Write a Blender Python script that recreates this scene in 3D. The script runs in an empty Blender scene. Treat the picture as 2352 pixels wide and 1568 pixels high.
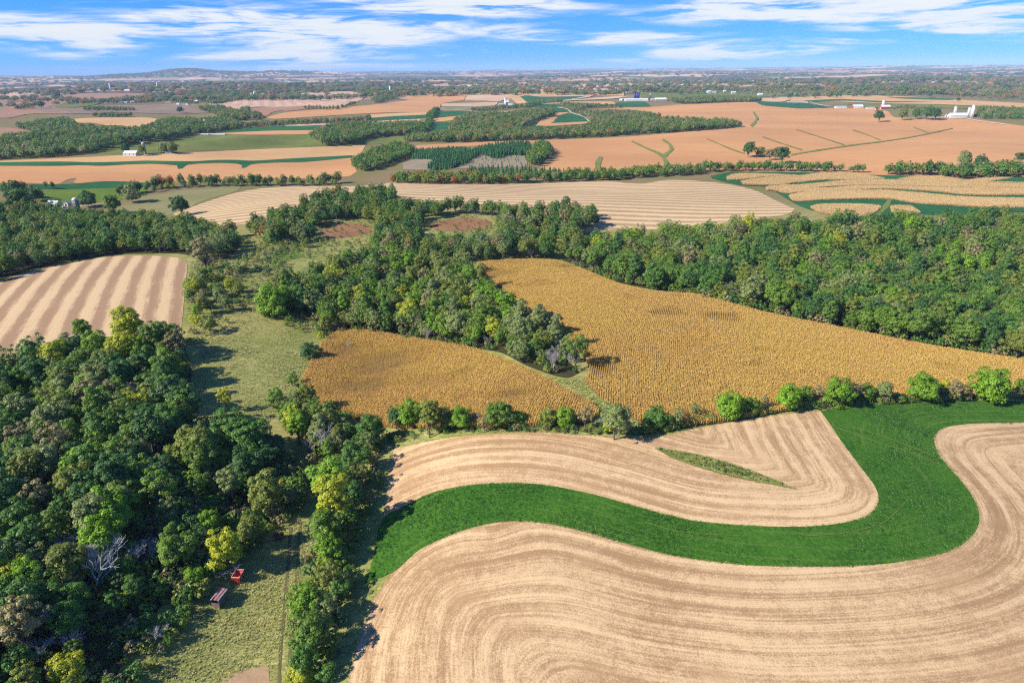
import bpy, math, random
import numpy as np
from mathutils import Vector, Matrix
from mathutils.geometry import delaunay_2d_cdt

random.seed(7)
rng = np.random.default_rng(7)
SC = bpy.context.scene
COL = SC.collection
rad = math.radians

# ---------------------------------------------------------------- camera
IW, IH, FU = 2352.0, 1568.0, 1568.0          # tracing units of the photograph
HC, PITCH, ROLL = 125.0, rad(21.73), rad(-0.61)
cd = bpy.data.cameras.new('camera'); cam = bpy.data.objects.new('camera', cd); COL.objects.link(cam)
cd.sensor_width = 36.0; cd.lens = 24.0; cd.clip_start = 1.0; cd.clip_end = 120000.0
cam.matrix_world = Matrix.Translation((0, 0, HC)) @ Matrix.Rotation(math.pi/2 - PITCH, 4, 'X') @ Matrix.Rotation(ROLL, 4, 'Z')
SC.camera = cam

# ---------------------------------------------------------------- light
SUN_EL, SUN_AZ = rad(36), rad(21)            # light travels towards +x, turned SUN_AZ away from the camera
ldir = Vector((math.cos(SUN_AZ)*math.cos(SUN_EL), math.sin(SUN_AZ)*math.cos(SUN_EL), -math.sin(SUN_EL)))
ld = bpy.data.lights.new('sun', 'SUN'); ld.energy = 5.0; ld.angle = rad(0.5); ld.color = (1.0, 0.91, 0.77)
lo = bpy.data.objects.new('sun', ld); COL.objects.link(lo)
lo.rotation_euler = ldir.to_track_quat('-Z', 'Y').to_euler(); lo.location = (-300, -100, 300)
SC.view_settings.view_transform = 'Standard'; SC.view_settings.look = 'None'
SC.view_settings.exposure = 0.92; SC.view_settings.gamma = 1.0
SC.cycles.max_bounces = 6; SC.cycles.diffuse_bounces = 2; SC.cycles.volume_bounces = 0
SC.cycles.transparent_max_bounces = 6; SC.cycles.transmission_bounces = 3; SC.cycles.glossy_bounces = 2
SC.cycles.caustics_reflective = False; SC.cycles.caustics_refractive = False
SC.cycles.use_denoising = False; SC.cycles.filter_width = 1.2; SC.cycles.use_adaptive_sampling = False

# ---------------------------------------------------------------- node helper
class NT:
    def __init__(s, tree): s.t = tree; tree.nodes.clear()
    def n(s, typ, ins=None, **kw):
        nd = s.t.nodes.new(typ)
        for k, v in kw.items(): setattr(nd, k, v)
        for k, v in (ins or {}).items(): s.put(nd.inputs[k], v)
        return nd
    def put(s, sock, v):
        if isinstance(v, bpy.types.NodeSocket): s.t.links.new(v, sock)
        elif isinstance(v, bpy.types.Node): s.t.links.new(v.outputs[0], sock)
        else:
            if isinstance(v, (tuple, list)) and len(v) == 3 and sock.type == 'RGBA': v = (*v, 1)
            sock.default_value = v
    def m(s, op, a, b=None, c=None, clamp=False):
        nd = s.n('ShaderNodeMath', operation=op, use_clamp=clamp)
        for i, v in enumerate((a, b, c)):
            if v is not None: s.put(nd.inputs[i], v)
        return nd.outputs[0]
    def vm(s, op, a, b=None):
        nd = s.n('ShaderNodeVectorMath', operation=op); s.put(nd.inputs[0], a)
        if b is not None: s.put(nd.inputs['Scale' if op == 'SCALE' else 1], b)
        return nd.outputs['Value' if op in ('LENGTH', 'DOT_PRODUCT') else 0]
    def mix(s, f, a, b, blend='MIX'):
        nd = s.n('ShaderNodeMix', data_type='RGBA', blend_type=blend, clamp_factor=True)
        s.put(nd.inputs[0], f); s.put(nd.inputs[6], a); s.put(nd.inputs[7], b)
        return nd.outputs[2]
    def noise(s, vec, scale, detail=3, rough=.55, dist=0):
        nd = s.n('ShaderNodeTexNoise', {'Scale': scale, 'Detail': detail, 'Roughness': rough, 'Distortion': dist})
        if vec is not None: s.put(nd.inputs['Vector'], vec)
        return nd.outputs[0]
    def ramp(s, f, a, b, x='SMOOTHSTEP', lo=0, hi=1):
        nd = s.n('ShaderNodeMapRange', {0: f, 1: a, 2: b, 3: lo, 4: hi}, interpolation_type=x)
        return nd.outputs[0]
    def pos(s): return s.n('ShaderNodeNewGeometry').outputs['Position']
    def attr(s, name): return s.n('ShaderNodeAttribute', attribute_name=name).outputs['Fac']
    def rand(s): return s.n('ShaderNodeObjectInfo').outputs['Random']
    def out(s, sh): 
        o = s.n('ShaderNodeOutputMaterial'); s.put(o.inputs[0], sh)
    def bsdf(s, col, rough=.9, spec=.15, metal=0, bump=None):
        ins = {'Base Color': col, 'Roughness': rough, 'Specular IOR Level': spec, 'Metallic': metal}
        if bump is not None: ins['Normal'] = bump
        return s.n('ShaderNodeBsdfPrincipled', ins).outputs[0]
    def bump(s, h, strength=.5, dist=.2):
        return s.n('ShaderNodeBump', {'Height': h, 'Strength': strength, 'Distance': dist}).outputs[0]

def newmat(name):
    m = bpy.data.materials.new(name); m.use_nodes = True
    return m, NT(m.node_tree)

# ---------------------------------------------------------------- terrain
def sstep(a, b, x):
    t = np.clip((x - a)/(b - a), 0, 1); return t*t*(3 - 2*t)
_w = []
_r = np.random.default_rng(21)
for lam, amp, a0, a1 in [(210, .7, 120, 350), (300, 1.1, 150, 400), (420, 1.6, 200, 600), (640, 2.2, 300, 900), (1100, 3.0, 600, 2000),
                         (1700, 3.4, 900, 3000), (3400, 5, 2500, 6000), (5200, 7, 3500, 9000), (9000, 14, 6000, 16000), (6200, 10, 12000, 24000)]:
    for k in range(2):
        th = _r.uniform(0, math.pi); _w.append((2*math.pi/lam*math.cos(th), 2*math.pi/lam*math.sin(th), _r.uniform(0, 6.28), amp, a0, a1))
GA = [  # x, y, sx, sy, turn, height
    (70, 270, 95, 95, 0, 13), (-30, 215, 45, 40, 0, 5), (-62, 130, 26, 120, rad(-4), -8), (-75, 330, 40, 120, rad(8), -6),
    (60, 640, 220, 80, 0, 9), (260, 420, 170, 90, 0, -4), (-260, 420, 110, 80, 0, 7), (-150, 130, 60, 90, 0, 5), (110, 110, 60, 60, 0, 3),
]
def gauss(x, y, g):
    cx, cy, sx, sy, t, h = g
    a = (x-cx)*math.cos(t)+(y-cy)*math.sin(t); b = -(x-cx)*math.sin(t)+(y-cy)*math.cos(t)
    return h*np.exp(-.5*((a/sx)**2+(b/sy)**2))
def AZ(px):
    q = (px-1176)/FU; y = (784-163)/FU; return math.atan2(q, y*math.sin(PITCH)+math.cos(PITCH))
def hgt(x, y):
    x = np.asarray(x, float); y = np.asarray(y, float); r = np.hypot(x, y); z = np.zeros_like(r)
    for kx, ky, ph, amp, a0, a1 in _w: z = z + amp*np.sin(kx*x+ky*y+ph)*sstep(a0, a1, r)
    for g in GA: z = z + gauss(x, y, g)
    # swales in the pasture beyond the long strip field
    z = z + 6.5*np.sin(x/32.0+.8*np.sin(y/60))*np.exp(-.5*(((x+520)/230)**2+((y-1350)/110)**2))
    z = z + 60*sstep(9000, 30000, r)
    # the mound on the skyline
    for px, d, w, hh in () if r.size == 0 or r.max() < 9000 else ((430, 17000, 380, 62), (405, 17000, 1000, 55), (640, 17500, 1300, 52), (520, 17600, 2600, 18)):
        a = AZ(px); cx, cy = d*math.sin(a), d*math.cos(a)
        z = z + hh*np.exp(-.5*((((x-cx)*math.cos(a)-(y-cy)*math.sin(a))/w)**2)**1.3-.5*(((x-cx)*math.sin(a)+(y-cy)*math.cos(a))/900)**2)
    return z
CR, SR = math.cos(ROLL), math.sin(ROLL); CA, SA = math.cos(math.pi/2-PITCH), math.sin(math.pi/2-PITCH)
def rays(uv):
    uv = np.asarray(uv, float).reshape(-1, 2)
    x = (uv[:, 0]-IW/2)/FU; y = -(uv[:, 1]-IH/2)/FU
    x, y = x*CR-y*SR, x*SR+y*CR
    return np.stack([x, y*CA+SA, y*SA-CA], 1)
def unproj(uv, up=0.0, rmax=38000.0):
    d = rays(uv); n = len(d); hz = np.hypot(d[:, 0], d[:, 1])
    r0 = HC/np.maximum(-d[:, 2]/hz, HC/rmax); t = np.minimum(r0[:, None]*np.linspace(.35, 1.6, 72)[None], rmax)/hz[:, None]
    f = HC+d[:, 2:3]*t-hgt(d[:, 0:1]*t, d[:, 1:2]*t)-up
    neg = f < 0; idx = np.where(neg.any(1), neg.argmax(1), t.shape[1]-1)
    a = t[np.arange(n), np.maximum(idx-1, 0)]; b = t[np.arange(n), idx]
    for _ in range(20):
        m = (a+b)/2; fm = HC+d[:, 2]*m-hgt(d[:, 0]*m, d[:, 1]*m)-up
        a = np.where(fm > 0, m, a); b = np.where(fm > 0, b, m)
    return np.stack([d[:, 0]*b, d[:, 1]*b], 1)
def project(p):
    p = np.asarray(p, float).reshape(-1, 3); q = p-np.array([0, 0, HC])
    cz = -(q[:, 1]*SA-q[:, 2]*CA); cy = q[:, 1]*CA+q[:, 2]*SA      # rotate back by the pitch
    cx, cy = q[:, 0]*CR+cy*SR, -q[:, 0]*SR+cy*CR
    dep = -cz
    return np.stack([IW/2+FU*cx/dep, IH/2-FU*cy/dep, dep], 1)

# ---------------------------------------------------------------- objects and meshes
def tag(o, label=None, cat=None, group=None, kind=None):
    if label: o['label'] = label
    if cat: o['category'] = cat
    if group: o['group'] = group
    if kind: o['kind'] = kind
    return o
def mesh(name, v, f, mat=None, smooth=False):
    me = bpy.data.meshes.new(name)
    v = np.asarray(v, np.float32)
    if isinstance(f, np.ndarray) and f.ndim == 2:
        k = f.shape[1]; me.vertices.add(len(v)); me.vertices.foreach_set('co', v.ravel())
        me.loops.add(f.size); me.loops.foreach_set('vertex_index', f.astype(np.int32).ravel())
        me.polygons.add(len(f)); me.polygons.foreach_set('loop_start', np.arange(0, f.size, k, dtype=np.int32))
        me.update(calc_edges=True)
    else:
        me.from_pydata([tuple(map(float, p)) for p in v], [], [tuple(map(int, q)) for q in f])
    if mat: me.materials.append(mat)
    if smooth: me.polygons.foreach_set('use_smooth', np.ones(len(me.polygons), bool))
    me.update(); return me
def obj(name, me, parent=None, loc=None, rz=0, scale=None):
    o = bpy.data.objects.new(name, me); COL.objects.link(o)
    if parent: o.parent = parent
    if loc is not None: o.location = loc
    if rz: o.rotation_euler.z = rz
    if scale is not None: o.scale = scale if hasattr(scale, '__len__') else (scale,)*3
    return o
def empty(name, loc, rz=0, scale=1):
    o = obj(name, None, None, loc, rz, scale); o.empty_display_size = .5; return o

class MB:
    """collects simple shapes into one mesh"""
    def __init__(s): s.v = []; s.f = []
    def add(s, v, f):
        b = len(s.v); s.v += [tuple(p) for p in v]; s.f += [tuple(i+b for i in q) for q in f]; return s
    def box(s, c, d, rot=None):
        pts = [Vector((x*d[0]/2, y*d[1]/2, z*d[2]/2)) for z in (-1, 1) for y in (-1, 1) for x in (-1, 1)]
        if rot is not None: pts = [rot @ p for p in pts]
        return s.add([p+Vector(c) for p in pts], [(0, 2, 3, 1), (4, 5, 7, 6), (0, 1, 5, 4), (2, 6, 7, 3), (0, 4, 6, 2), (1, 3, 7, 5)])
    def tube(s, pts, rs, k=6, cap=True):
        pts = [Vector(p) for p in pts]; n = len(pts); V = []; Fc = []
        ref = Vector((0.31, 0.17, 0.93))
        for i, p in enumerate(pts):
            t = (pts[min(i+1, n-1)]-pts[max(i-1, 0)]).normalized()
            a = t.cross(ref if abs(t.dot(ref)) < .95 else Vector((1, 0, 0))).normalized(); b = t.cross(a)
            for j in range(k):
                w = 2*math.pi*j/k; V.append(p+(a*math.cos(w)+b*math.sin(w))*rs[i])
        for i in range(n-1):
            for j in range(k): Fc.append((i*k+j, i*k+(j+1) % k, (i+1)*k+(j+1) % k, (i+1)*k+j))
        if cap: Fc.append(tuple(range(k-1, -1, -1))); Fc.append(tuple((n-1)*k+j for j in range(k)))
        return s.add(V, Fc)
    def lathe(s, prof, c=(0, 0, 0), k=20):
        V = []; Fc = []
        for r, z in prof:
            for j in range(k): w = 2*math.pi*j/k; V.append((c[0]+r*math.cos(w), c[1]+r*math.sin(w), c[2]+z))
        for i in range(len(prof)-1):
            for j in range(k): Fc.append((i*k+j, i*k+(j+1) % k, (i+1)*k+(j+1) % k, (i+1)*k+j))
        Fc.append(tuple(range(k-1, -1, -1))); Fc.append(tuple((len(prof)-1)*k+j for j in range(k)))
        return s.add(V, Fc)
    def build(s, name, mat, parent=None, smooth=False):
        return obj(name, mesh(name, s.v, s.f, mat, smooth), parent)

# ---------------------------------------------------------------- world: sky with thin streaked cloud
W = bpy.data.worlds.new('World'); SC.world = W; W.use_nodes = True
def world():
    t = NT(W.node_tree)
    sky = t.n('ShaderNodeTexSky', sky_type='NISHITA', sun_disc=False, sun_elevation=SUN_EL,
              sun_rotation=math.atan2(-ldir.x, -ldir.y), altitude=300, air_density=1.0, dust_density=0.15, ozone_density=3.0)
    dv = t.n('ShaderNodeTexCoord').outputs['Generated']
    t.put(sky.inputs[0], t.n('ShaderNodeVectorMath', {0: t.n('ShaderNodeVectorMath', {0: dv, 1: (1, 1, .85), 2: (0, 0, .13)}, operation='MULTIPLY_ADD').outputs[0]}, operation='NORMALIZE').outputs[0])   # the deep blue of the upper sky reaches far down, as on a dry autumn day
    base = t.n('ShaderNodeHueSaturation', {'Hue': .5, 'Saturation': 1.45, 'Value': 1.0, 'Color': sky}).outputs[0]
    base = t.mix(1.0, base, (0.62, 0.80, 1.10), 'MULTIPLY')
    d = t.n('ShaderNodeTexCoord').outputs['Generated']
    sx = t.n('ShaderNodeSeparateXYZ', {0: d})
    az = t.m('ARCTAN2', sx.outputs[0], sx.outputs[1]); el = t.m('ARCSINE', sx.outputs[2])
    cv = t.n('ShaderNodeCombineXYZ', {0: t.m('MULTIPLY', az, 5.0), 1: t.m('MULTIPLY', el, 44.0), 2: 0.0}).outputs[0]
    wn = t.n('ShaderNodeTexNoise', {'Vector': cv, 'Scale': .8, 'Detail': 3, 'Roughness': .5})
    cw = t.vm('ADD', cv, t.vm('SCALE', t.vm('SUBTRACT', wn.outputs['Color'], (.5, .5, .5)), 1.1))
    fine = t.noise(cw, 1.7, 8, .6)
    big = t.noise(cw, .42, 2, .5)
    # the larger banks: azimuth, elevation of the middle, half-length, half-height, tilt, weight
    acc = None
    BL = [(100, 72, 240, 26, .02, .9), (330, 82, 90, 12, 0, .6), (215, 126, 95, 8, .0, .65), (250, 160, 90, 7, 0, .35),
          (650, 68, 320, 36, .03, 1.0), (560, 40, 120, 14, 0, .5), (870, 62, 250, 34, .02, .72), (760, 20, 160, 10, 0, .45), (640, 132, 190, 13, 0, .8), (880, 126, 170, 10, 0, .62),
          (700, 155, 260, 9, 0, .62), (1060, 8, 260, 26, 0, 1.0), (1300, 5, 160, 14, 0, .6), (1130, 70, 240, 22, .03, .62), (1440, 92, 300, 16, .03, .62), (1660, 122, 220, 15, -.04, .9), (1650, 78, 120, 6, 0, .4),
          (1930, 97, 110, 9, 0, .55), (1780, 16, 260, 28, .0, .92), (1560, 6, 120, 10, 0, .4), (2080, 18, 220, 24, -.02, .8), (2250, 32, 220, 34, .02, 1.0), (1050, 124, 90, 7, 0, .4)]
    for u, v, a, b, tl, wt in BL:
        r0 = rays([(u, v)])[0]; r0 = r0/np.linalg.norm(r0)
        A = math.atan2(r0[0], r0[1]); E = math.asin(r0[2]); ra = a/FU*.93; rb = b/FU
        da = t.m('MULTIPLY', t.m('SUBTRACT', az, A), 1/ra)
        de = t.m('MULTIPLY', t.m('SUBTRACT', t.m('SUBTRACT', el, E), t.m('MULTIPLY', t.m('SUBTRACT', az, A), -tl)), 1/rb)
        rr = t.m('ADD', t.m('MULTIPLY', da, da), t.m('MULTIPLY', de, de))
        g = t.m('MULTIPLY', t.m('EXPONENT', t.m('MULTIPLY', rr, -.75)), wt)
        acc = g if acc is None else t.m('MAXIMUM', acc, g)
    high = t.ramp(el, .115, .20)
    acc = t.m('ADD', acc, t.m('MULTIPLY', t.ramp(big, .5, .72), t.m('ADD', t.m('MULTIPLY', high, .75), .05)))
    cov = t.m('MULTIPLY', acc, t.ramp(fine, .34, .62, 'LINEAR', .12, 1.6))
    cl = t.ramp(cov, .16, .85, 'SMOOTHSTEP', 0, .97)
    up = t.ramp(el, -.01, .004)
    cl = t.m('MULTIPLY', cl, up)
    sc = base
    ccol = t.mix(t.ramp(fine, .3, .7), (4.2, 4.6, 5.0), (4.9, 5.0, 5.05))
    col = t.mix(cl, sc, ccol)
    bg = t.n('ShaderNodeBackground', {'Color': col, 'Strength': 0.1})
    o = t.n('ShaderNodeOutputWorld'); t.put(o.inputs[0], bg.outputs[0])
world()

# ---------------------------------------------------------------- materials of the land
KL = .76
def KC(c): return tuple(x*KL for x in c)
def field_mat(name, c1, c2, c3=None, s1=.02, s2=.35, rough=.95, bump=.3, streak=None):
    c1, c2, c3 = KC(c1), KC(c2), KC(c3 or c2)
    m, t = newmat(name); p = t.pos()
    pp = p if streak is None else t.n('ShaderNodeMapping', {'Vector': p, 'Rotation': (0, 0, streak), 'Scale': (.25, 1, 1)}).outputs[0]
    a = t.noise(pp, s1, 4, .6); b = t.noise(pp, s2, 4, .65)
    col = t.mix(t.ramp(a, .35, .65), c1, c2)
    col = t.mix(t.m('MULTIPLY', t.ramp(b, .4, .75), .6), col, c3 or c2)
    t.out(t.bsdf(col, rough, .08, bump=t.bump(b, bump, .3) if bump else None)); return m
def stubble_mat(name, light, dark, period, contrast=.8, fine=1.0, soil=None, warp=1.0):
    """straw windrows between bare stubble: bands that follow the attribute s (metres from the row line)"""
    light, dark, soil = KC(light), KC(dark), (KC(soil) if soil else None)
    m, t = newmat(name); p = t.pos(); s = t.attr('s')
    w = t.m('SUBTRACT', t.noise(p, .045, 3), .5)
    s2 = t.m('ADD', s, t.m('MULTIPLY', w, warp*period*.55))
    ph = t.m('SINE', t.m('MULTIPLY', s2, 2*math.pi/period))
    sv = t.n('ShaderNodeCombineXYZ', {0: t.m('MULTIPLY', s, 1.7/fine), 1: 0.0, 2: 0.0}).outputs[0]
    st = t.noise(t.vm('ADD', sv, t.vm('SCALE', p, .10/fine)), 1.0, 5, .62)       # thin streaks along the rows
    patch = t.noise(p, .022/fine, 3, .6); grain = t.noise(p, 2.4/fine, 4, .75); grain2 = t.noise(p, .38/fine, 3, .6)
    amp = t.ramp(t.noise(p, .03/fine, 2), .3, .65, 'LINEAR', .25, 1.0) if contrast < 1 else 1.0
    f = t.m('ADD', t.m('MULTIPLY', t.m('MULTIPLY', ph, amp), .34*contrast), .5)
    bv = t.n('ShaderNodeCombineXYZ', {0: t.m('MULTIPLY', s, 2.1/period), 1: 0.0, 2: 0.0}).outputs[0]
    band = t.noise(t.vm('ADD', bv, t.vm('SCALE', p, .016/fine)), 1.0, 3, .55)     # bands of uneven width that fade in and out
    f = t.m('ADD', f, t.m('MULTIPLY', t.m('SUBTRACT', band, .5), 1.5 if contrast < 1 else .5))
    f = t.m('ADD', f, t.m('MULTIPLY', t.m('SUBTRACT', st, .5), 1.6))
    f = t.m('ADD', f, t.m('MULTIPLY', t.m('SUBTRACT', patch, .5), 1.3))
    f = t.m('ADD', f, t.m('MULTIPLY', t.m('SUBTRACT', grain, .5), 2.3))
    f = t.m('ADD', f, t.m('MULTIPLY', t.m('SUBTRACT', grain2, .5), .8))
    col = t.mix(t.ramp(f, .02, 1.0), dark, light)
    if soil: col = t.mix(t.m('MULTIPLY', t.ramp(t.noise(p, .05/fine, 2), .55, .72), .45), col, soil)
    hgt_ = t.m('ADD', t.m('MULTIPLY', f, .6), grain)
    t.out(t.bsdf(col, .95, .06, bump=t.bump(hgt_, .35, .25))); return m

M = {}
STRAW, STRAWD, SOIL = (.69, .495, .275), (.36, .22, .112), (.48, .305, .16)
M['stubble'] = stubble_mat('stubble_straw', STRAW, STRAWD, 5.8, .62, 1.0, SOIL)
M['stubble_up'] = stubble_mat('stubble_straw_upper', (.71, .51, .285), (.40, .245, .125), 4.6, .62, 1.2, SOIL)
M['stubble_strip'] = stubble_mat('stubble_banded', (.63, .455, .26), (.36, .23, .135), 12.5, 1.9, 1.6, None, .25)
M['stubble_ridge'] = stubble_mat('stubble_ridge', (.66, .49, .28), (.40, .27, .145), 13.0, 1.9, 3.0, None, .25)
M['stubble_far'] = stubble_mat('stubble_far', (.62, .43, .29), (.50, .31, .20), 42.0, 1.0, 9.0, None, .3)
def hay_mat():
    m, t = newmat('alfalfa'); p = t.pos(); s = t.attr('s')
    a = t.noise(p, .05, 4, .6); b = t.noise(p, 1.1, 5, .7); c = t.noise(p, .25, 4, .65)
    sv = t.n('ShaderNodeCombineXYZ', {0: t.m('MULTIPLY', s, .8), 1: 0.0, 2: 0.0}).outputs[0]
    st = t.noise(t.vm('ADD', sv, t.vm('SCALE', p, .05)), 1.0, 4, .6)
    col = t.mix(t.ramp(a, .35, .65), (.014, .062, .005), (.034, .105, .009))
    col = t.mix(t.ramp(b, .38, .72), col, (.058, .150, .014))
    col = t.mix(t.m('MULTIPLY', t.ramp(c, .5, .75), .55), col, (.012, .056, .006))
    col = t.mix(t.m('MULTIPLY', t.ramp(st, .52, .70), .6), col, (.10, .16, .03))
    col = t.mix(t.m('MULTIPLY', t.ramp(t.noise(p, .09, 5, .75), .66, .76), .6), col, (.14, .16, .05))
    t.out(t.bsdf(col, .9, .1, bump=t.bump(t.m('ADD', b, c), .8, .35))); return m
M['alfalfa'] = hay_mat()
M['alfalfa_old'] = field_mat('alfalfa', (.011, .085, .012), (.022, .125, .018), (.05, .15, .022), .05, .9, .9, .5)
M['alfalfa_far'] = field_mat('alfalfa_far', (.016, .10, .032), (.03, .135, .04), (.05, .14, .04), .01, .08, .9, .2)
M['soy'] = field_mat('ripe_soybean', (.54, .275, .115), (.60, .325, .14), (.45, .225, .095), .006, .12, .95, .2, rad(-12))
M['soy_tan'] = field_mat('tan_field', (.56, .34, .15), (.63, .40, .19), (.50, .28, .12), .008, .15, .95, .2)
M['peach'] = field_mat('pale_field', (.58, .38, .24), (.64, .45, .30), (.50, .31, .19), .006, .08, .95, .1)
M['brown'] = field_mat('brown_field', (.34, .19, .115), (.40, .23, .14), (.28, .16, .10), .008, .1, .95, .2)
M['mauve'] = field_mat('mauve_field', (.24, .175, .13), (.29, .20, .14), (.20, .15, .11), .008, .08, .95, .1)
M['pasture'] = field_mat('pasture', (.14, .175, .035), (.19, .20, .05), (.085, .14, .03), .012, .11, .95, .4)
M['pasture_lt'] = field_mat('dry_pasture', (.23, .215, .09), (.28, .25, .115), (.16, .175, .06), .02, .3, .95, .5)
M['meadow_g'] = field_mat('green_pasture', (.10, .18, .02), (.15, .20, .03), (.07, .14, .02), .02, .2, .95, .4)
M['grassline'] = field_mat('grassed_waterway', (.17, .215, .045), (.22, .24, .07), (.12, .17, .035), .05, .4, .95, .4)
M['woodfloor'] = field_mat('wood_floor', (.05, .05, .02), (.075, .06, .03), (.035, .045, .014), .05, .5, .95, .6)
M['redglade'] = field_mat('dead_bracken', (.25, .12, .065), (.31, .17, .085), (.17, .12, .05), .05, .4, .95, .5)
M['greyscrub'] = field_mat('grey_scrub', (.27, .22, .15), (.33, .26, .18), (.18, .17, .10), .03, .3, .95, .5)
M['gravel'] = field_mat('pale_gravel', (.52, .45, .36), (.60, .53, .43), (.42, .36, .29), .05, 1, .95, .2)
M['soilpatch'] = field_mat('bare_soil', (.42, .27, .16), (.48, .33, .20), (.30, .22, .12), .2, 1.4, .95, .4)
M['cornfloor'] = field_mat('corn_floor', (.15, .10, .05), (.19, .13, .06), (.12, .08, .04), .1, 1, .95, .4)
M['rut'] = field_mat('worn_track', (.13, .115, .05), (.17, .14, .07), (.09, .09, .035), .2, 1.5, .95, .4)

def ground_mat():
    m, t = newmat('rough_grassland'); p = t.pos(); r = t.vm('LENGTH', p)
    st = t.n('ShaderNodeMapping', {'Vector': p, 'Rotation': (0, 0, .6), 'Scale': (.5, 1.4, 1)}).outputs[0]
    a = t.noise(p, .028, 4, .6, .6); b = t.noise(st, .42, 5, .7, 1.2); c = t.noise(p, .011, 3)
    near = t.mix(t.ramp(a, .38, .64), (.25, .265, .085), (.40, .365, .165))
    near = t.mix(t.ramp(b, .36, .66), (.16, .18, .05), near)
    near = t.mix(t.m('MULTIPLY', t.ramp(c, .52, .66), .55), near, (.36, .29, .13))
    # far country: a patchwork of woods, stubble and pasture too small to tell apart
    q = t.n('ShaderNodeMapping', {'Vector': t.vm('ADD', p, t.vm('SCALE', t.vm('SUBTRACT', t.n('ShaderNodeTexNoise', {'Vector': p, 'Scale': .0011, 'Detail': 3}).outputs['Color'], (.5, .5, .5)), 900.0)), 'Rotation': (0, 0, .35), 'Scale': (.0010, .0019, .001)}).outputs[0]
    vo = t.n('ShaderNodeTexVoronoi', {'Vector': q, 'Scale': 1.0, 'Randomness': .9}, voronoi_dimensions='2D')
    cr = t.n('ShaderNodeSeparateColor', {0: vo.outputs['Color']})
    wood = t.mix(t.noise(p, .004, 4, .7), (.065, .055, .045), (.13, .09, .065))
    fld = t.mix(t.ramp(cr.outputs[1], .1, .9), (.38, .23, .17), (.58, .37, .27))
    far = t.mix(t.ramp(cr.outputs[0], .54, .57), wood, fld)
    far = t.mix(t.ramp(cr.outputs[2], .86, .88), far, (.10, .14, .05))
    mid = t.mix(t.ramp(c, .4, .6), (.16, .145, .06), (.20, .145, .085))
    col = t.mix(t.ramp(r, 420, 900), near, mid); col = t.mix(t.ramp(r, 3000, 4200), col, far)
    col = t.mix(1.0, col, (.92, .93, .82), 'MULTIPLY')
    t.out(t.bsdf(col, .95, .06, bump=t.bump(b, .9, .5))); return m
M['ground'] = ground_mat()

# ---------------------------------------------------------------- the ground sheet
TH = np.radians(np.concatenate([np.arange(-180, -54, 4.0), np.arange(-54, 54.01, .45), np.arange(58, 180, 4.0)]))
RR = np.concatenate([np.arange(6, 132, 1.6), np.geomspace(132, 42000, 470)])
gth, grr = np.meshgrid(TH, RR, indexing='ij')
GX, GY = grr*np.sin(gth), grr*np.cos(gth)
def ground():
    nt, nr = gth.shape; z = hgt(GX, GY)
    v = np.stack([GX, GY, z], -1).reshape(-1, 3)
    i, j = np.meshgrid(np.arange(nt), np.arange(nr-1), indexing='ij'); i2 = (i+1) % nt
    f = np.stack([i*nr+j, i*nr+j+1, i2*nr+j+1, i2*nr+j], -1).reshape(-1, 4)
    v = np.vstack([v, [[0, 0, float(hgt(0., 0.))]]])
    me = mesh('ground', v, f, M['ground'], True)
    tag(obj('ground', me), 'rough grass and rolling farmland running to the horizon', 'ground', kind='structure')
ground()

# ---------------------------------------------------------------- fields: outlines in tracing units, laid on the terrain
def Z(x0, y0, k):
    """outline read off an enlarged crop of the photograph"""
    return lambda pts: [(x0*.765625+x*k, y0*.765625+y*k) for x, y in pts]
A0, A1, A2 = Z(0, 380, 1/3), Z(1024, 380, 1/3), Z(2048, 380, 1/3)
B0, B1, B2, B3, B4 = (Z(x, 230, .21875) for x in (0, 600, 1200, 1780, 2400))
def smooth(uv, closed=True, step=9.0, corner=50):
    P = np.asarray(uv, float); n = len(P); out = []
    def tang(i):
        if not closed and (i == 0 or i == n-1): return None
        a = P[i]-P[i-1]; b = P[(i+1) % n]-P[i]
        ca = np.dot(a, b)/(np.linalg.norm(a)*np.linalg.norm(b)+1e-9)
        if ca < math.cos(rad(corner)): return None
        d = P[(i+1) % n]-P[i-1]; return d/(np.linalg.norm(d)+1e-9)
    for i in range(n if closed else n-1):
        p, q = P[i], P[(i+1) % n]; L = np.linalg.norm(q-p); k = max(1, int(math.ceil(L/step)))
        ta, tb = tang(i), tang((i+1) % n); d = (q-p)/(L+1e-9)
        ta = d if ta is None else ta; tb = d if tb is None else tb
        for s in np.arange(k)/k:
            h1 = 2*s**3-3*s**2+1; h2 = s**3-2*s**2+s; h3 = -2*s**3+3*s**2; h4 = s**3-s**2
            out.append(h1*p+h2*L*ta+h3*q+h4*L*tb)
    if not closed: out.append(P[-1])
    return np.array(out)
def inside(poly, x, y):
    c = np.zeros(x.shape, bool); n = len(poly)
    x0, y0 = poly.min(0); x1, y1 = poly.max(0); box = (x > x0) & (x < x1) & (y > y0) & (y < y1)
    xs, ys = x[box], y[box]; cc = np.zeros(xs.shape, bool)
    for i in range(n):
        ax, ay = poly[i-1]; bx, by = poly[i]
        if ay == by: continue
        k = ((ay > ys) != (by > ys)) & (xs < (bx-ax)*(ys-ay)/(by-ay)+ax); cc ^= k
    c[box] = cc; return c
def seg_dist(line, x, y):
    d = np.full(x.shape, 1e18)
    for a, b in zip(line[:-1], line[1:]):
        ab = b-a; L = (ab**2).sum()+1e-9
        t = np.clip(((x-a[0])*ab[0]+(y-a[1])*ab[1])/L, 0, 1)
        d = np.minimum(d, (x-a[0]-t*ab[0])**2+(y-a[1]-t*ab[1])**2)
    return np.sqrt(d)
gl = np.log(grr)
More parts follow.
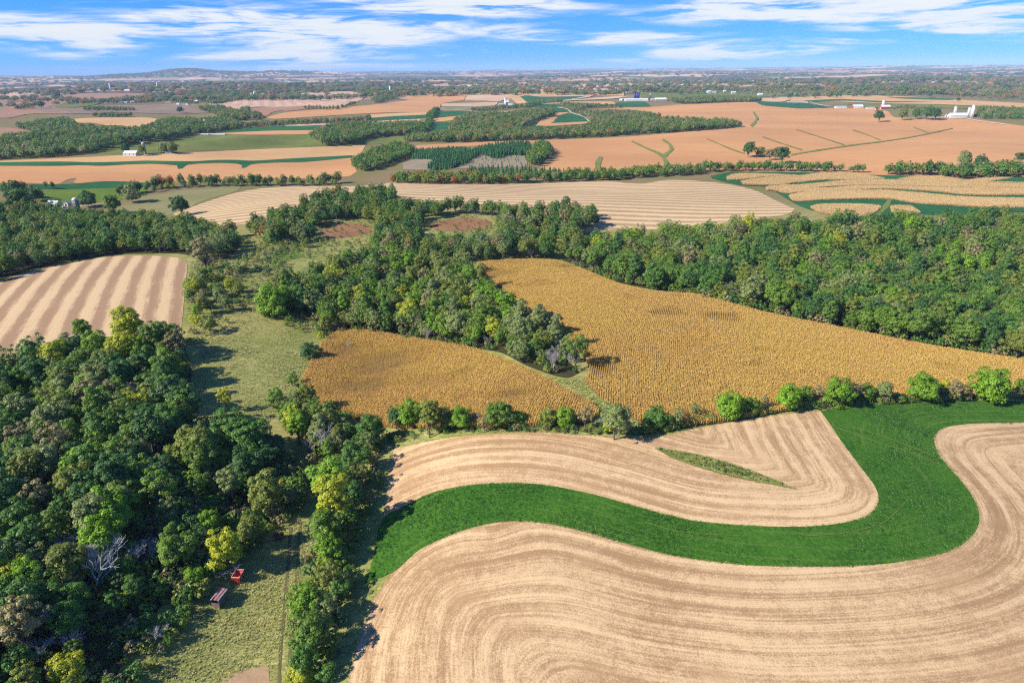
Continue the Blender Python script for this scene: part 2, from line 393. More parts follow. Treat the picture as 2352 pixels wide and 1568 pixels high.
def patch(name, uv, mat, layer, label, rows=None, across=None, up=0, closed=True, world=None):
    """a field cut to its outline and draped on the terrain; rows: line (tracing units) the windrows run along"""
    xy = world if world is not None else unproj(smooth(uv), up)
    q = np.stack([np.arctan2(xy[:, 0], xy[:, 1]), np.log(np.hypot(xy[:, 0], xy[:, 1]))], 1)
    keep = [0]
    for i in range(1, len(q)):
        if np.linalg.norm(q[i]-q[keep[-1]]) > 8e-5: keep.append(i)
    q = q[keep]
    ins = inside(q, gth, gl)
    inner = np.stack([gth[ins], gl[ins]], 1)
    pts = np.vstack([q, inner])
    vo, eo, fo, *_ = delaunay_2d_cdt([Vector(p) for p in pts], [], [list(range(len(q)))], 1, 1e-7)
    if not fo: return None
    v = np.array([(p.x, p.y) for p in vo]); r = np.exp(v[:, 1]); x, y = r*np.sin(v[:, 0]), r*np.cos(v[:, 0])
    z = hgt(x, y)+(.05+.0002*r)*layer
    f = np.array([g for g in fo if len(g) == 3], np.int32)
    a, b, c = (np.stack([x, y], 1)[f[:, k]] for k in range(3))
    cr = (b[:, 0]-a[:, 0])*(c[:, 1]-a[:, 1])-(b[:, 1]-a[:, 1])*(c[:, 0]-a[:, 0])
    f[cr < 0] = f[cr < 0][:, ::-1]
    me = mesh(name, np.stack([x, y, z], 1), f, M[mat], True)
    if rows is not None:
        ln = unproj(smooth(rows, False))
        if across == 'two':
            c = int(np.argmin([np.hypot(*(q-unproj([(1130, 1203)])[0])) for q in ln])); a_, b_ = seg_dist(ln[:c], x, y), seg_dist(ln[c+2:], x, y)
            h_ = np.clip(.5+.5*(b_-a_)/16, 0, 1); s = b_*(1-h_)+a_*h_-16*h_*(1-h_)
        else: s = seg_dist(ln, x, y) if not across else (lambda d: ((x-ln[0, 0])*-d[1]+(y-ln[0, 1])*d[0]))((ln[-1]-ln[0])/np.linalg.norm(ln[-1]-ln[0]))
        me.attributes.new('s', 'FLOAT', 'POINT').data.foreach_set('value', s.astype(np.float32))
    o = obj(name, me); tag(o, label, name.replace('_', ' ').split()[-1], kind='structure'); return o
def stroke(uv, w0, w1=None, up=0):
    """outline of a strip along a line; widths in tracing units"""
    ln = smooth(uv, False, 6); n = len(ln); d = np.gradient(ln, axis=0); d /= np.linalg.norm(d, axis=1)[:, None]+1e-9
    w = np.linspace(w0, w0 if w1 is None else w1, n)[:, None]/2*(1+.28*np.sin(np.arange(n)*.9+w0)*np.sin(np.arange(n)*.37+ln[0, 0]))[:, None]; nrm = np.stack([-d[:, 1], d[:, 0]], 1)*np.array([[1, .45]])
    return np.vstack([ln+nrm*w, (ln-nrm*w)[::-1]])
def strip(name, uv, w0, w1, mat, layer, label):
    return patch(name, None, mat, layer, label, world=unproj(stroke(uv, w0, w1)))

# near land
LOW = [(800, 1568), (815, 1490), (835, 1430), (865, 1365), (905, 1312), (960, 1265), (1020, 1235), (1090, 1210), (1170, 1197), (1240, 1200), (1320, 1215), (1420, 1243),
       (1520, 1270), (1620, 1287), (1720, 1298), (1850, 1301), (1990, 1298), (2100, 1285), (2180, 1265), (2222, 1240), (2245, 1210), (2248, 1180), (2238, 1150), (2215, 1115),
       (2185, 1080), (2160, 1050), (2146, 1020), (2147, 1000), (2162, 985), (2200, 976), (2260, 972), (2352, 970), (2620, 972)]
UPP = [(880, 1192), (925, 1165), (985, 1135), (1060, 1117), (1150, 1110), (1230, 1112), (1300, 1122), (1380, 1140), (1450, 1160), (1530, 1182), (1600, 1197), (1700, 1206), (1800, 1210),
       (1880, 1208), (1940, 1200), (1988, 1186), (2012, 1165), (2018, 1140), (2008, 1115), (1990, 1090), (1960, 1050), (1930, 1010), (1905, 972), (1885, 945)]
patch('stubble_field', [(780, 1760)]+LOW+[(2620, 1760)], 'stubble', 1, 'big harvested straw-coloured field filling the lower right corner', rows=[(775, 1760)]+LOW, across='two')
patch('alfalfa_field', [(838, 1338), (858, 1280)]+UPP+[(1930, 936), (2000, 928), (2080, 923), (2150, 920), (2352, 922), (2620, 924)]+LOW[::-1][:-4], 'alfalfa', 2, 'winding deep green hay strip between two harvested fields', rows=LOW)
TOP = [(905, 1032), (960, 1018), (1050, 1003), (1150, 995), (1250, 993), (1350, 1000), (1440, 1004), (1520, 1000), (1580, 988), (1660, 973), (1750, 958), (1840, 948), (1884, 944)]
patch('stubble_field', [(885, 1160), (890, 1120), (897, 1070)]+TOP+UPP[::-1], 'stubble_up', 1, 'harvested field with a grass sliver, above the green hay strip', rows=UPP)
patch('grass_sliver', [(1503, 1028), (1560, 1036), (1620, 1048), (1700, 1073), (1770, 1098), (1828, 1123), (1760, 1111), (1680, 1094), (1600, 1072), (1540, 1050)], 'pasture', 2, 'narrow weedy grass sliver inside the upper harvested field')
patch('stubble_field', [(-260, 745), (-100, 685), (0, 646), (80, 622), (160, 605), (230, 592), (290, 588), (360, 588), (405, 592), (428, 597), (430, 615), (425, 660), (420, 720), (415, 770), (250, 785), (100, 800), (0, 815), (-260, 860)],
      'stubble_strip', 1, 'harvested field with broad light and dark stripes beside the wood', rows=[(430, 610), (417, 760)], across=True)
RID = [(397, 492), (470, 467), (530, 447), (580, 436), (640, 430), (720, 428), (800, 428), (860, 425), (900, 420), (960, 419), (1040, 417), (1130, 419), (1230, 422), (1330, 418), (1400, 416), (1440, 421), (1480, 422), (1530, 414),
       (1600, 416), (1680, 425), (1740, 440), (1780, 460), (1826, 481)]
patch('stubble_field', RID+[(1810, 492), (1720, 505), (1560, 525), (1400, 530), (1320, 540), (1370, 500), (1250, 480), (1100, 470), (950, 470), (900, 455), (800, 455), (720, 475), (640, 495), (560, 515), (500, 525), (440, 508)],
      'stubble_ridge', 1, 'pale striped stubble field along the ridge behind the middle wood', rows=[(560, 462), (1700, 452)], across=True)
patch('stubble_field', [(399, 491), (470, 466), (530, 447), (580, 437), (640, 431), (735, 429), (700, 462), (640, 492), (560, 512), (500, 522), (440, 506)], 'stubble_ridge', 2, 'striped stubble wedge on the knoll at the left end of the ridge', rows=[(480, 480), (640, 458)], across=True)
patch('bare_soil', [(505, 1568), (560, 1538), (617, 1528), (622, 1600), (480, 1600)], 'soilpatch', 1, 'bare soil patch at the bottom edge of the meadow')
for k, (a, b) in enumerate((((668, 1210), (640, 1700)), ((690, 1200), (662, 1700)))):
    strip('wheel_track', [a, (a[0]-8, 1320), (a[0]-17, 1420), (a[0]-25, 1510), b], 7, 7, 'rut', 1, ('left' if k == 0 else 'right')+' wheel rut of the track through the lower meadow')
patch('mown_grass', A0([(1800, 885), (1960, 850), (2090, 855), (2080, 900), (1960, 920), (1880, 905)]), 'meadow_g', 1, 'small bright green mown patch beside the left middle wood')
patch('glade', [(730, 530), (770, 518), (810, 512), (850, 520), (855, 535), (800, 545), (745, 545)], 'redglade', 1, 'reddish brown glade in the middle wood, near its west end')
patch('glade', [(980, 514), (1040, 503), (1090, 500), (1130, 510), (1120, 522), (1070, 530), (1000, 528)], 'redglade', 1, 'reddish brown glade in the centre of the middle wood')

# middle distance, left
g1t = [(0, 248), (400, 243), (640, 248), (800, 245), (1000, 237), (1180, 240), (1350, 240), (1500, 232), (1640, 232), (1740, 237), (2000, 222), (2420, 200)]
g1b = [(0, 272), (400, 272), (560, 268), (700, 272), (900, 262), (1060, 258), (1220, 268), (1225, 292), (1255, 290), (1290, 265), (1500, 252), (1640, 258), (1667, 268), (1665, 287), (1692, 284), (1730, 262), (1900, 250), (2100, 245), (2420, 216)]
patch('grain_field', A0([(-500, 260), (0, 237), (300, 224), (600, 211), (870, 196), (1100, 191), (1400, 176), (1800, 156), (2200, 140), (2520, 128), (2480, 200)]+g1t[::-1]+[(-500, 268)]), 'soy_tan', 1, 'long tan strip field below the white shed')
patch('alfalfa_field', A0([(-500, 258)]+g1t+g1b[::-1]+[(-500, 282)]), 'alfalfa_far', 2, 'long wavy green strip between two tan fields')
patch('grain_field', A0([(-500, 278)]+g1b+[(2440, 260), (2460, 310), (2400, 345), (1840, 362), (1500, 368), (1100, 395), (900, 382), (700, 378), (530, 392), (505, 384), (530, 356), (470, 364), (400, 397), (200, 390), (-500, 400)]), 'soy', 1, 'long tan field with swales above the hedge row')
patch('alfalfa_field', A0([(-500, 400), (0, 397), (400, 398), (530, 393), (800, 377), (1090, 392), (1090, 415), (800, 424), (500, 432), (300, 432), (-500, 430)]), 'alfalfa_far', 1, 'green strip under the long tan field')
patch('pasture', A0([(180, 445), (500, 432), (830, 422), (1020, 430), (1010, 475), (850, 495), (800, 525), (640, 520), (500, 530), (280, 510), (190, 480)]), 'meadow_g', 1, 'bright green pasture behind the white farmhouse')
patch('pasture', A0([(770, 600), (800, 565), (880, 530), (960, 490), (1060, 470), (1200, 450), (1400, 430), (1660, 412), (1640, 440), (1480, 490), (1380, 520), (1320, 550), (1190, 605), (1100, 625), (900, 625)]), 'pasture_lt', 1, 'dry pale pasture on the knoll by two round trees')
strip('gravel_drive', A0([(520, 552), (600, 543), (700, 530), (830, 520)]), 3, 2, 'gravel', 1, 'pale gravel drive to the white farmhouse')
patch('pasture', [(205, 352), (230, 338), (300, 325), (400, 313), (450, 311)]+B1([(260, 607), (600, 622), (1160, 612), (1200, 655), (1400, 640), (1660, 680), (1900, 640), (2300, 610), (2200, 670), (2100, 692), (1700, 716), (1270, 737), (800, 755), (400, 770), (0, 782)])+[(380, 350), (300, 356)], 'pasture', 1, 'rolling green pasture with swales behind the white shed')
patch('alfalfa_field', B1([(140, 592), (300, 560), (600, 535), (900, 520), (1280, 515), (1200, 565), (1000, 575), (800, 570), (600, 577), (300, 592)]), 'alfalfa_far', 1, 'green hay strip at the top of the rolling pasture')
patch('grain_field', B1([(180, 600), (300, 592), (600, 578), (800, 571), (1195, 566), (1170, 607), (600, 616), (270, 607)]), 'soy', 2, 'narrow tan strip across the rolling pasture')
patch('grain_field', B1([(880, 510), (1100, 498), (1370, 492), (1350, 506), (900, 522)]), 'peach', 1, 'thin pale strip above the pasture hay strip')
patch('grain_field', B0([(-200, 520), (0, 535), (200, 555), (440, 615), (300, 640), (100, 655), (-200, 680)]), 'brown', 2, 'brown field at the left edge inside the dark woods')
patch('grain_field', B0([(690, 480), (780, 450), (1000, 435), (1300, 428), (1500, 430), (1660, 445), (1640, 470), (1500, 525), (1420, 545), (1300, 520), (1100, 515), (1000, 495), (850, 490)]), 'soy_tan', 2, 'oval tan field enclosed by the dark left woods')
patch('grain_field', B0([(-300, 235), (0, 225), (300, 210), (600, 192), (860, 182), (1350, 176), (1560, 186), (1300, 230), (1000, 236), (860, 247), (560, 312), (300, 347), (90, 347), (0, 300), (-300, 310)]), 'brown', 2, 'large reddish brown field left of the hillside hamlet')
patch('grain_field', B0([(-300, 218), (0, 222), (340, 210), (780, 184), (770, 178), (330, 200), (0, 213), (-300, 210)]), 'peach', 3, 'thin pale stubble strip edging the reddish brown field')
patch('pasture', B0([(560, 312), (860, 262), (1050, 245), (1060, 270), (1000, 300), (800, 327), (600, 330)]), 'pasture', 3, 'grey green pasture below the hillside hamlet')
patch('fallow_field', B0([(150, 340), (300, 312), (700, 332), (1400, 312), (1900, 300), (2050, 340), (2210, 382), (1900, 397), (1300, 382), (700, 392), (400, 362)]), 'mauve', 2, 'dull mauve fallow field above the oval tan field')
patch('grain_field', B0([(-300, 345), (0, 347), (250, 352), (740, 362), (650, 387), (300, 397), (80, 437), (-300, 425)]), 'brown', 2, 'brown field behind the dark left woods')
# middle distance, centre
CRM = [(200, 290), (300, 262), (600, 225), (900, 195), (1200, 170), (1500, 160), (1770, 165)]
patch('stubble_field', B1(CRM+[(1750, 200), (1700, 240), (1600, 290), (1480, 322), (1300, 327), (1100, 312), (820, 322), (520, 327), (380, 377), (300, 352), (220, 312)]), 'stubble_far', 2, 'pale striped stubble hill right of the hamlet', rows=B1(CRM))
patch('stubble_field', B1([(95, 290), (250, 245), (500, 228), (520, 236), (260, 264), (185, 300), (200, 332), (130, 320)]), 'peach', 2, 'pale curved field end beside the striped stubble hill')
patch('grain_field', B1([(530, 342), (800, 322), (1080, 317), (1160, 340), (900, 367), (860, 357), (750, 382), (700, 418), (540, 407)]), 'brown', 2, 'brown field under the pale striped stubble hill')
patch('grain_field', B1([(690, 432), (900, 380), (1300, 345), (1800, 300), (2200, 250), (2100, 240)])+B2([(0, 240), (160, 200), (400, 190), (700, 182), (690, 220), (672, 252), (430, 286), (415, 352), (300, 376), (0, 378)])+B1([(1800, 388), (1400, 412), (920, 442), (750, 447)]), 'soy', 2, 'long orange tan field sweeping right to the tree lane')
patch('grain_field', B1([(1790, 402)])+B2([(0, 385), (285, 378), (270, 405), (0, 416)])+B1([(1800, 436)]), 'soy_tan', 2, 'pale tan strip left of the tree lane')
patch('alfalfa_field', B1([(1800, 438)])+B2([(0, 417), (285, 402), (285, 430), (0, 452)])+B1([(1800, 467)]), 'alfalfa_far', 2, 'green strip left of the tree lane')
patch('grain_field', B1([(1680, 482)])+B2([(0, 456), (220, 452), (200, 470), (0, 472)])+B1([(1700, 502)]), 'peach', 2, 'pale strip below the green strip left of the tree lane')
patch('grain_field', B2([(0, 205), (300, 190), (550, 150), (900, 130), (1300, 124), (2352, 160), (2352, 202), (1400, 206), (1270, 216), (1340, 276), (1230, 284), (1170, 232), (1000, 262), (680, 256), (700, 182), (400, 190), (160, 200)]), 'soy_tan', 1, 'broad orange tan upland in the centre below the village')
patch('stubble_field', B2([(715, 200), (1060, 195), (1160, 210), (1050, 262), (870, 257), (680, 252)]), 'peach', 3, 'cream field on the central upland')
patch('stubble_field', B2([(432, 287), (700, 280), (1030, 270), (1000, 306), (440, 316)]), 'peach', 2, 'cream strip left of the pointed white farmstead')
patch('pasture', B2([(430, 320), (830, 315), (980, 308), (960, 330), (760, 352), (420, 356)]), 'pasture_lt', 2, 'pale green pasture below the cream strip')
patch('alfalfa_field', B2([(1260, 212), (1350, 202), (1500, 217), (1860, 210), (2060, 197), (1900, 237), (1700, 257), (1480, 267), (1340, 272)]), 'alfalfa_far', 3, 'dark green field in the centre, left of the dairy')
patch('stubble_field', B2([(1345, 204), (1480, 212), (2060, 196), (1960, 226), (1760, 248), (1900, 242), (2300, 214), (2380, 220), (2240, 238), (1800, 258), (1640, 266), (1880, 228), (1960, 212), (1480, 218)]), 'peach', 4, 'cream zigzag strip through the dark green field')
patch('alfalfa_field', B2([(1060, 162), (1140, 156), (1222, 160), (1180, 178), (1080, 180)]), 'alfalfa_far', 3, 'small green field high on the central upland')
patch('alfalfa_field', B2([(1340, 166), (1420, 158), (1482, 160), (1470, 184), (1370, 176)]), 'alfalfa_far', 3, 'small green field right of the other small upland one')
patch('alfalfa_field', B2([(1300, 322), (1400, 302), (1700, 290), (1650, 320)]), 'alfalfa_far', 2, 'thin green strip right of the pointed white farmstead')
patch('grain_field', B2([(1400, 298), (1700, 270), (2240, 265), (2260, 292), (1900, 300), (1700, 287)]), 'soy_tan', 2, 'tan strip left of the dairy field')
patch('alfalfa_field', B2([(390, 372), (750, 370), (900, 386), (1350, 365), (1300, 382), (900, 398), (660, 407), (350, 434)]), 'alfalfa_far', 2, 'green field right of the tree lane')
patch('grain_field', B2([(340, 445), (660, 410), (620, 447), (460, 472), (330, 478)]), 'soy', 2, 'tan strip right of the tree lane')
patch('alfalfa_field', B2([(320, 490), (540, 475), (500, 545), (570, 575), (370, 612), (270, 605), (330, 550)]), 'alfalfa_far', 2, 'dark green field shaded by the tree lane')
patch('alfalfa_field', B2([(1580, 492), (1640, 440), (1700, 402), (1780, 392), (1850, 395), (1930, 430), (1965, 470), (1700, 492)]), 'alfalfa_far', 3, 'triangular green field behind the long wood')
patch('grain_field', B2([(1425, 522), (1500, 450), (1640, 428), (1655, 450), (1590, 494), (1980, 475), (1995, 496), (1600, 524)]), 'soy', 3, 'tan crescent round the triangular green field')
patch('alfalfa_field', B2([(1280, 548), (1440, 478), (1420, 528), (1600, 526), (2010, 498), (1995, 522), (1600, 542), (1350, 556)]), 'alfalfa_far', 2, 'green band under the tan crescent')
patch('alfalfa_field', B2([(1380, 362), (1650, 330), (1785, 367), (1630, 378), (1500, 376)]), 'alfalfa_far', 2, 'green field above the triangular one')
patch('grain_field', B2([(1625, 382), (1790, 375), (1700, 405), (1630, 418)]), 'soy', 2, 'small tan wedge above the triangular green field')
patch('farm_lane', None, 'gravel', 4, 'pale lane edging the triangular green field', world=unproj(stroke(B2([(1660, 330), (1760, 350), (1800, 385), (1930, 430), (2000, 490)]), 3, 3)))
patch('farm_lane', None, 'gravel', 4, 'pale lane along the green field right of the tree lane', world=unproj(stroke(B2([(420, 362), (700, 362), (900, 382), (1200, 368)]), 2.2, 2)))
# the wide soybean slope on the right
patch('soybean_field', [(930, 336), (1100, 327), (1250, 322), (1434, 315), (1568, 304), (1700, 293), (1690, 284), (1600, 276), (1515, 272), (1500, 262), (1440, 252), (1362, 251), (1430, 248), (1500, 246), (1570, 240), (1730, 234), (1750, 242), (1800, 246), (1880, 249), (2010, 250),
      (2040, 257), (2055, 270), (2160, 270), (2240, 275), (2352, 290), (2640, 320), (2640, 410), (2352, 405), (2200, 408), (2060, 410), (1990, 407), (1850, 398), (1700, 395), (1500, 394), (1350, 396), (1232, 396), (1268, 350), (1250, 330), (1100, 335), (960, 342)], 'soy', 1, 'wide orange tan soybean slope on the right')
ww = [([(2000, 102), (2100, 150), (2200, 196), (2235, 240), (2240, 275)], 5, 12, A1, 'long west arm of the forked grass waterway'), ([(2212, 90), (2262, 125), (2278, 160), (2225, 205)], 7, 12, A1, 'short east arm of the forked grass waterway'),
      ([(165, 85), (250, 122), (340, 160), (425, 188)], 2.5, 6, A2, 'grass waterway leading to the dark lone tree'), ([(550, 72), (650, 108), (820, 163)], 3, 5, A2, 'grass waterway right of the dark lone tree'),
      ([(780, 22), (900, 60), (1110, 128)], 3, 4, A2, 'long thin grass waterway joining the main one'), ([(1170, 25), (1260, 55), (1360, 95)], 3, 3, A2, 'faint grass waterway above the main one'),
      ([(1590, 8), (1640, 25), (1690, 45)], 3, 2, A2, 'shortest faint grass waterway near the farm'), ([(745, 198), (870, 176), (1130, 136), (1400, 102), (1600, 70), (1860, 15)], 7, 3, A2, 'main grass waterway slanting up the soybean slope'),
      ([(1680, 375), (1722, 440), (1700, 480), (1655, 525)], 5, 8, B3, 'bent grass patch high on the soybean slope'), ([(1790, 210), (1770, 250), (1765, 290)], 14, 12, A1, 'scrubby waterway low on the soybean slope')]
for pts, w0, w1, fn, lb in ww: strip('grass_waterway', fn(pts), w0, w1, 'grassline', 3, lb)
patch('alfalfa_field', B3([(1690, 262), (1780, 270), (2050, 278), (2230, 280), (2352, 310)])+B4([(140, 285), (300, 328), (0, 338)])+B3([(2100, 332), (1900, 317), (1770, 302)]), 'alfalfa_far', 2, 'dark green field left of the red barn farm')
patch('stubble_field', B3([(1760, 232), (2060, 220), (2080, 240), (1970, 268), (1770, 264)]), 'peach', 2, 'cream field above the dark green field on the right')
patch('alfalfa_field', B3([(245, 272), (540, 268), (610, 316), (270, 318)]), 'alfalfa_far', 2, 'bright green field below the dairy')
patch('pasture', B3([(480, 160), (820, 172), (1300, 186), (2050, 200), (1760, 216), (1200, 205), (780, 248), (600, 242), (500, 215)]), 'pasture', 2, 'grey green pasture right of the dairy')
patch('grain_field', B4([(-100, 218), (600, 200), (1080, 212), (1900, 260), (2500, 290), (2500, 335), (1500, 297), (900, 285), (400, 268), (-100, 262)]), 'soy_tan', 2, 'orange strip field behind the right-hand farms')
patch('alfalfa_field', B4([(30, 258), (400, 242), (600, 250), (950, 265), (1400, 266), (850, 276), (500, 259), (100, 266)]), 'alfalfa_far', 3, 'thin green strip in the orange field behind the farms')
patch('alfalfa_field', B4([(890, 222), (1200, 225), (1650, 240), (1600, 250), (1150, 240)]), 'alfalfa_far', 3, 'upper thin green strip behind the farms')
patch('pasture', B4([(480, 290), (900, 288), (1500, 300), (2300, 335), (2500, 380), (1900, 345), (1450, 335), (960, 330), (700, 320)]), 'pasture', 2, 'grey green pasture around the red barn farm')
strip('farm_lane', B4([(1470, 430), (1600, 440), (1750, 445), (1900, 475), (2150, 505)]), 3, 4, 'gravel', 3, 'pale lane past the long white barn')
strip('farm_lane', B4([(100, 270), (180, 295), (300, 315)]), 3, 3, 'gravel', 3, 'pale lane left of the red barn farm')
# contour corn strips on the right
patch('alfalfa_field', A2([(190, 342), (330, 318), (900, 318), (1300, 335), (1700, 345), (2000, 370), (2352, 350), (2800, 350), (2800, 600), (2352, 590), (2100, 600), (1500, 620), (1250, 650), (950, 592), (800, 545), (620, 440), (560, 415), (400, 405), (200, 357)]), 'alfalfa_far', 2, 'dark green hay ground between the contour corn strips')
strip('grass_path', A2([(1432, 465), (1415, 530), (1340, 610)]), 12, 14, 'grassline', 3, 'light grass path crossing the contour strips')
CORN = [('far', A2([(300, 345), (360, 325), (560, 325), (800, 335), (560, 345), (400, 362), (310, 362)]), 'top left tongue of the contour corn strips'),
        ('far', A2([(400, 375), (560, 350), (800, 335), (980, 318), (1200, 325), (1400, 355), (1200, 365), (960, 365), (760, 385), (660, 400), (560, 400), (420, 392)]), 'second contour corn strip from the top'),
        ('far', A2([(570, 415), (680, 402), (800, 400), (1000, 380), (1200, 366), (1450, 365), (1700, 375), (2352, 395), (2700, 405), (2700, 425), (2352, 420), (1900, 415), (1500, 405), (1200, 402), (1000, 412), (700, 440), (580, 432)]), 'third contour corn strip from the top'),
        ('far', A2([(1480, 358), (1600, 340), (1800, 345), (1950, 365), (2200, 386), (1700, 374)]), 'short corn strip by the roadside trees'),
        ('far', A2([(1960, 368), (2100, 350), (2270, 350), (2200, 360), (2080, 377), (2352, 384), (2700, 390), (2700, 398), (2352, 391)]), 'rightmost short corn strip below the tall trees'),
        ('far', A2([(660, 442), (700, 427), (1000, 422), (1200, 407), (1500, 410), (1900, 420), (2352, 425), (2700, 430), (2700, 468), (2352, 465), (2000, 465), (1700, 440), (1400, 425), (1200, 432), (900, 440), (720, 454)]), 'fourth contour corn strip from the top'),
        ('far', A2([(730, 470), (900, 440), (1200, 437), (1400, 437), (1500, 445), (1750, 465), (2000, 485), (2352, 492), (2700, 500), (2700, 560), (2352, 552), (2100, 552), (1900, 540), (1600, 520), (1440, 495), (1250, 492), (900, 502), (760, 502)]), 'broad fifth contour corn strip from the top'),
        ('far', A2([(880, 550), (920, 538), (1100, 532), (1350, 540), (1370, 552), (1300, 600), (1150, 610), (950, 587)]), 'lowest contour corn strip at the wood edge'),
        ('far', A2([(1430, 545), (1570, 545), (1640, 590), (1440, 580)]), 'small corn corner right of the grass path'),
        ('near', [(690, 880), (700, 855), (722, 815), (745, 778), (770, 763), (810, 757), (870, 761), (920, 771), (1000, 783), (1090, 800), (1160, 825), (1220, 850), (1270, 875), (1320, 900), (1360, 925), (1378, 944), (1350, 962), (1290, 968), (1200, 973), (1100, 974), (1000, 976), (900, 975), (840, 962), (770, 936), (715, 908)], 'smaller ripe corn field in the middle left of the line of bushes'),
        ('near', [(1092, 612), (1110, 601), (1180, 596), (1270, 597), (1320, 611), (1370, 631), (1420, 651), (1460, 661), (1500, 669), (1560, 673), (1600, 676), (1660, 691), (1720, 708), (1800, 726), (1900, 746), (2000, 766), (2100, 786), (2200, 803), (2300, 818), (2352, 826), (2600, 862), (2600, 918),
                  (2352, 908), (2250, 906), (2100, 908), (2000, 910), (1900, 922), (1800, 938), (1700, 956), (1600, 970), (1540, 974), (1490, 968), (1450, 950), (1420, 932), (1380, 907), (1355, 882), (1342, 866), (1356, 850), (1350, 830), (1330, 800), (1290, 765), (1250, 742), (1210, 727), (1190, 692), (1160, 662), (1130, 642)], 'large golden corn field sweeping across the middle right')]

# ---------------------------------------------------------------- scattering of what nobody could count
def scatter(name, pts, rot, scl, pick, templates, label, cat, host=None):
    """one object that sets copies of the templates on its points"""
    me = bpy.data.meshes.new(name); me.vertices.add(len(pts)); me.vertices.foreach_set('co', np.asarray(pts, np.float32).ravel())
    rv = np.asarray(rot, np.float32); rv = np.stack([np.zeros_like(rv), np.zeros_like(rv), rv], 1) if rv.ndim == 1 else rv
    sv = np.asarray(scl, np.float32); sv = np.repeat(sv[:, None], 3, 1) if sv.ndim == 1 else sv
    me.attributes.new('rot', 'FLOAT_VECTOR', 'POINT').data.foreach_set('vector', rv.ravel())
    me.attributes.new('scl', 'FLOAT_VECTOR', 'POINT').data.foreach_set('vector', sv.astype(np.float32).ravel())
    me.attributes.new('pick', 'INT', 'POINT').data.foreach_set('value', np.asarray(pick, np.int32))
    key = templates.name
    ng = bpy.data.node_groups.get('set_'+key)
    if ng is None:
        ng = bpy.data.node_groups.new('set_'+key, 'GeometryNodeTree')
        ng.interface.new_socket('Geometry', in_out='INPUT', socket_type='NodeSocketGeometry'); ng.interface.new_socket('Geometry', in_out='OUTPUT', socket_type='NodeSocketGeometry')
        N, L = ng.nodes, ng.links
        gi, go = N.new('NodeGroupInput'), N.new('NodeGroupOutput'); ip = N.new('GeometryNodeInstanceOnPoints'); ci = N.new('GeometryNodeCollectionInfo')
        ci.inputs['Collection'].default_value = templates; ci.inputs['Separate Children'].default_value = True; ci.inputs['Reset Children'].default_value = True
        def at(nm, ty):
            a = N.new('GeometryNodeInputNamedAttribute'); a.data_type = ty; a.inputs['Name'].default_value = nm; return a.outputs[0]
        er = N.new('FunctionNodeEulerToRotation'); L.new(at('rot', 'FLOAT_VECTOR'), er.inputs[0])
        L.new(gi.outputs[0], ip.inputs['Points']); L.new(ci.outputs[0], ip.inputs['Instance']); ip.inputs['Pick Instance'].default_value = True
        L.new(at('pick', 'INT'), ip.inputs['Instance Index']); L.new(er.outputs[0], ip.inputs['Rotation']); L.new(at('scl', 'FLOAT_VECTOR'), ip.inputs['Scale'])
        L.new(ip.outputs[0], go.inputs[0])
    o = obj(name, me); md = o.modifiers.new('scatter', 'NODES'); md.node_group = ng
    tag(o, label, cat, kind='stuff'); return o
def tcol(name): return bpy.data.collections.new(name)
def template(col, name, me):
    o = bpy.data.objects.new(name, me); col.objects.link(o); return o

# corn plants
def leafmat(name, col, var=.35, trans=.25, hue=None, rough=.7):
    m, t = newmat(name); r = t.rand(); p = t.pos()
    n = t.noise(p, .35, 2)
    c = t.mix(t.m('MULTIPLY', t.ramp(n, .3, .7), var), col, tuple(x*1.75 for x in col))
    c = t.mix(t.m('MULTIPLY', r, var), c, hue or tuple(x*.6 for x in col))
    d = t.bsdf(c, .5, .32)
    if trans:
        tr = t.n('ShaderNodeBsdfTranslucent', {'Color': t.mix(.5, c, (c0 := tuple(min(1, x*1.5) for x in col)))}).outputs[0]
        ms = t.n('ShaderNodeMixShader', {0: trans}); t.put(ms.inputs[1], d); t.put(ms.inputs[2], tr); d = ms.outputs[0]
    t.out(d); return m
def cornmat(pale=False):
    m, t = newmat('pale_dry_corn' if pale else 'dry_corn'); r = t.rand(); p = t.pos()
    c = t.mix(t.ramp(t.noise(p, .018, 3, .6), .38, .62), (.64, .41, .135), (.66, .455, .13))
    if pale: c = t.mix(t.noise(p, .02, 2), (.56, .405, .205), (.62, .455, .235))
    c = t.mix(t.m('MULTIPLY', r, .15 if pale else .55), c, (.48, .30, .11))
    c = t.mix(t.m('MULTIPLY', t.ramp(t.m('FRACT', t.m('MULTIPLY', r, 7.3)), .80, .95), .3 if pale else 1.0), c, (.54, .45, .08))
    d = t.n('ShaderNodeBsdfDiffuse', {'Color': c}).outputs[0]
    tr = t.n('ShaderNodeBsdfTranslucent', {'Color': c}).outputs[0]
    ms = t.n('ShaderNodeMixShader', {0: .3}); t.put(ms.inputs[1], d); t.put(ms.inputs[2], tr); t.out(ms.outputs[0]); return m
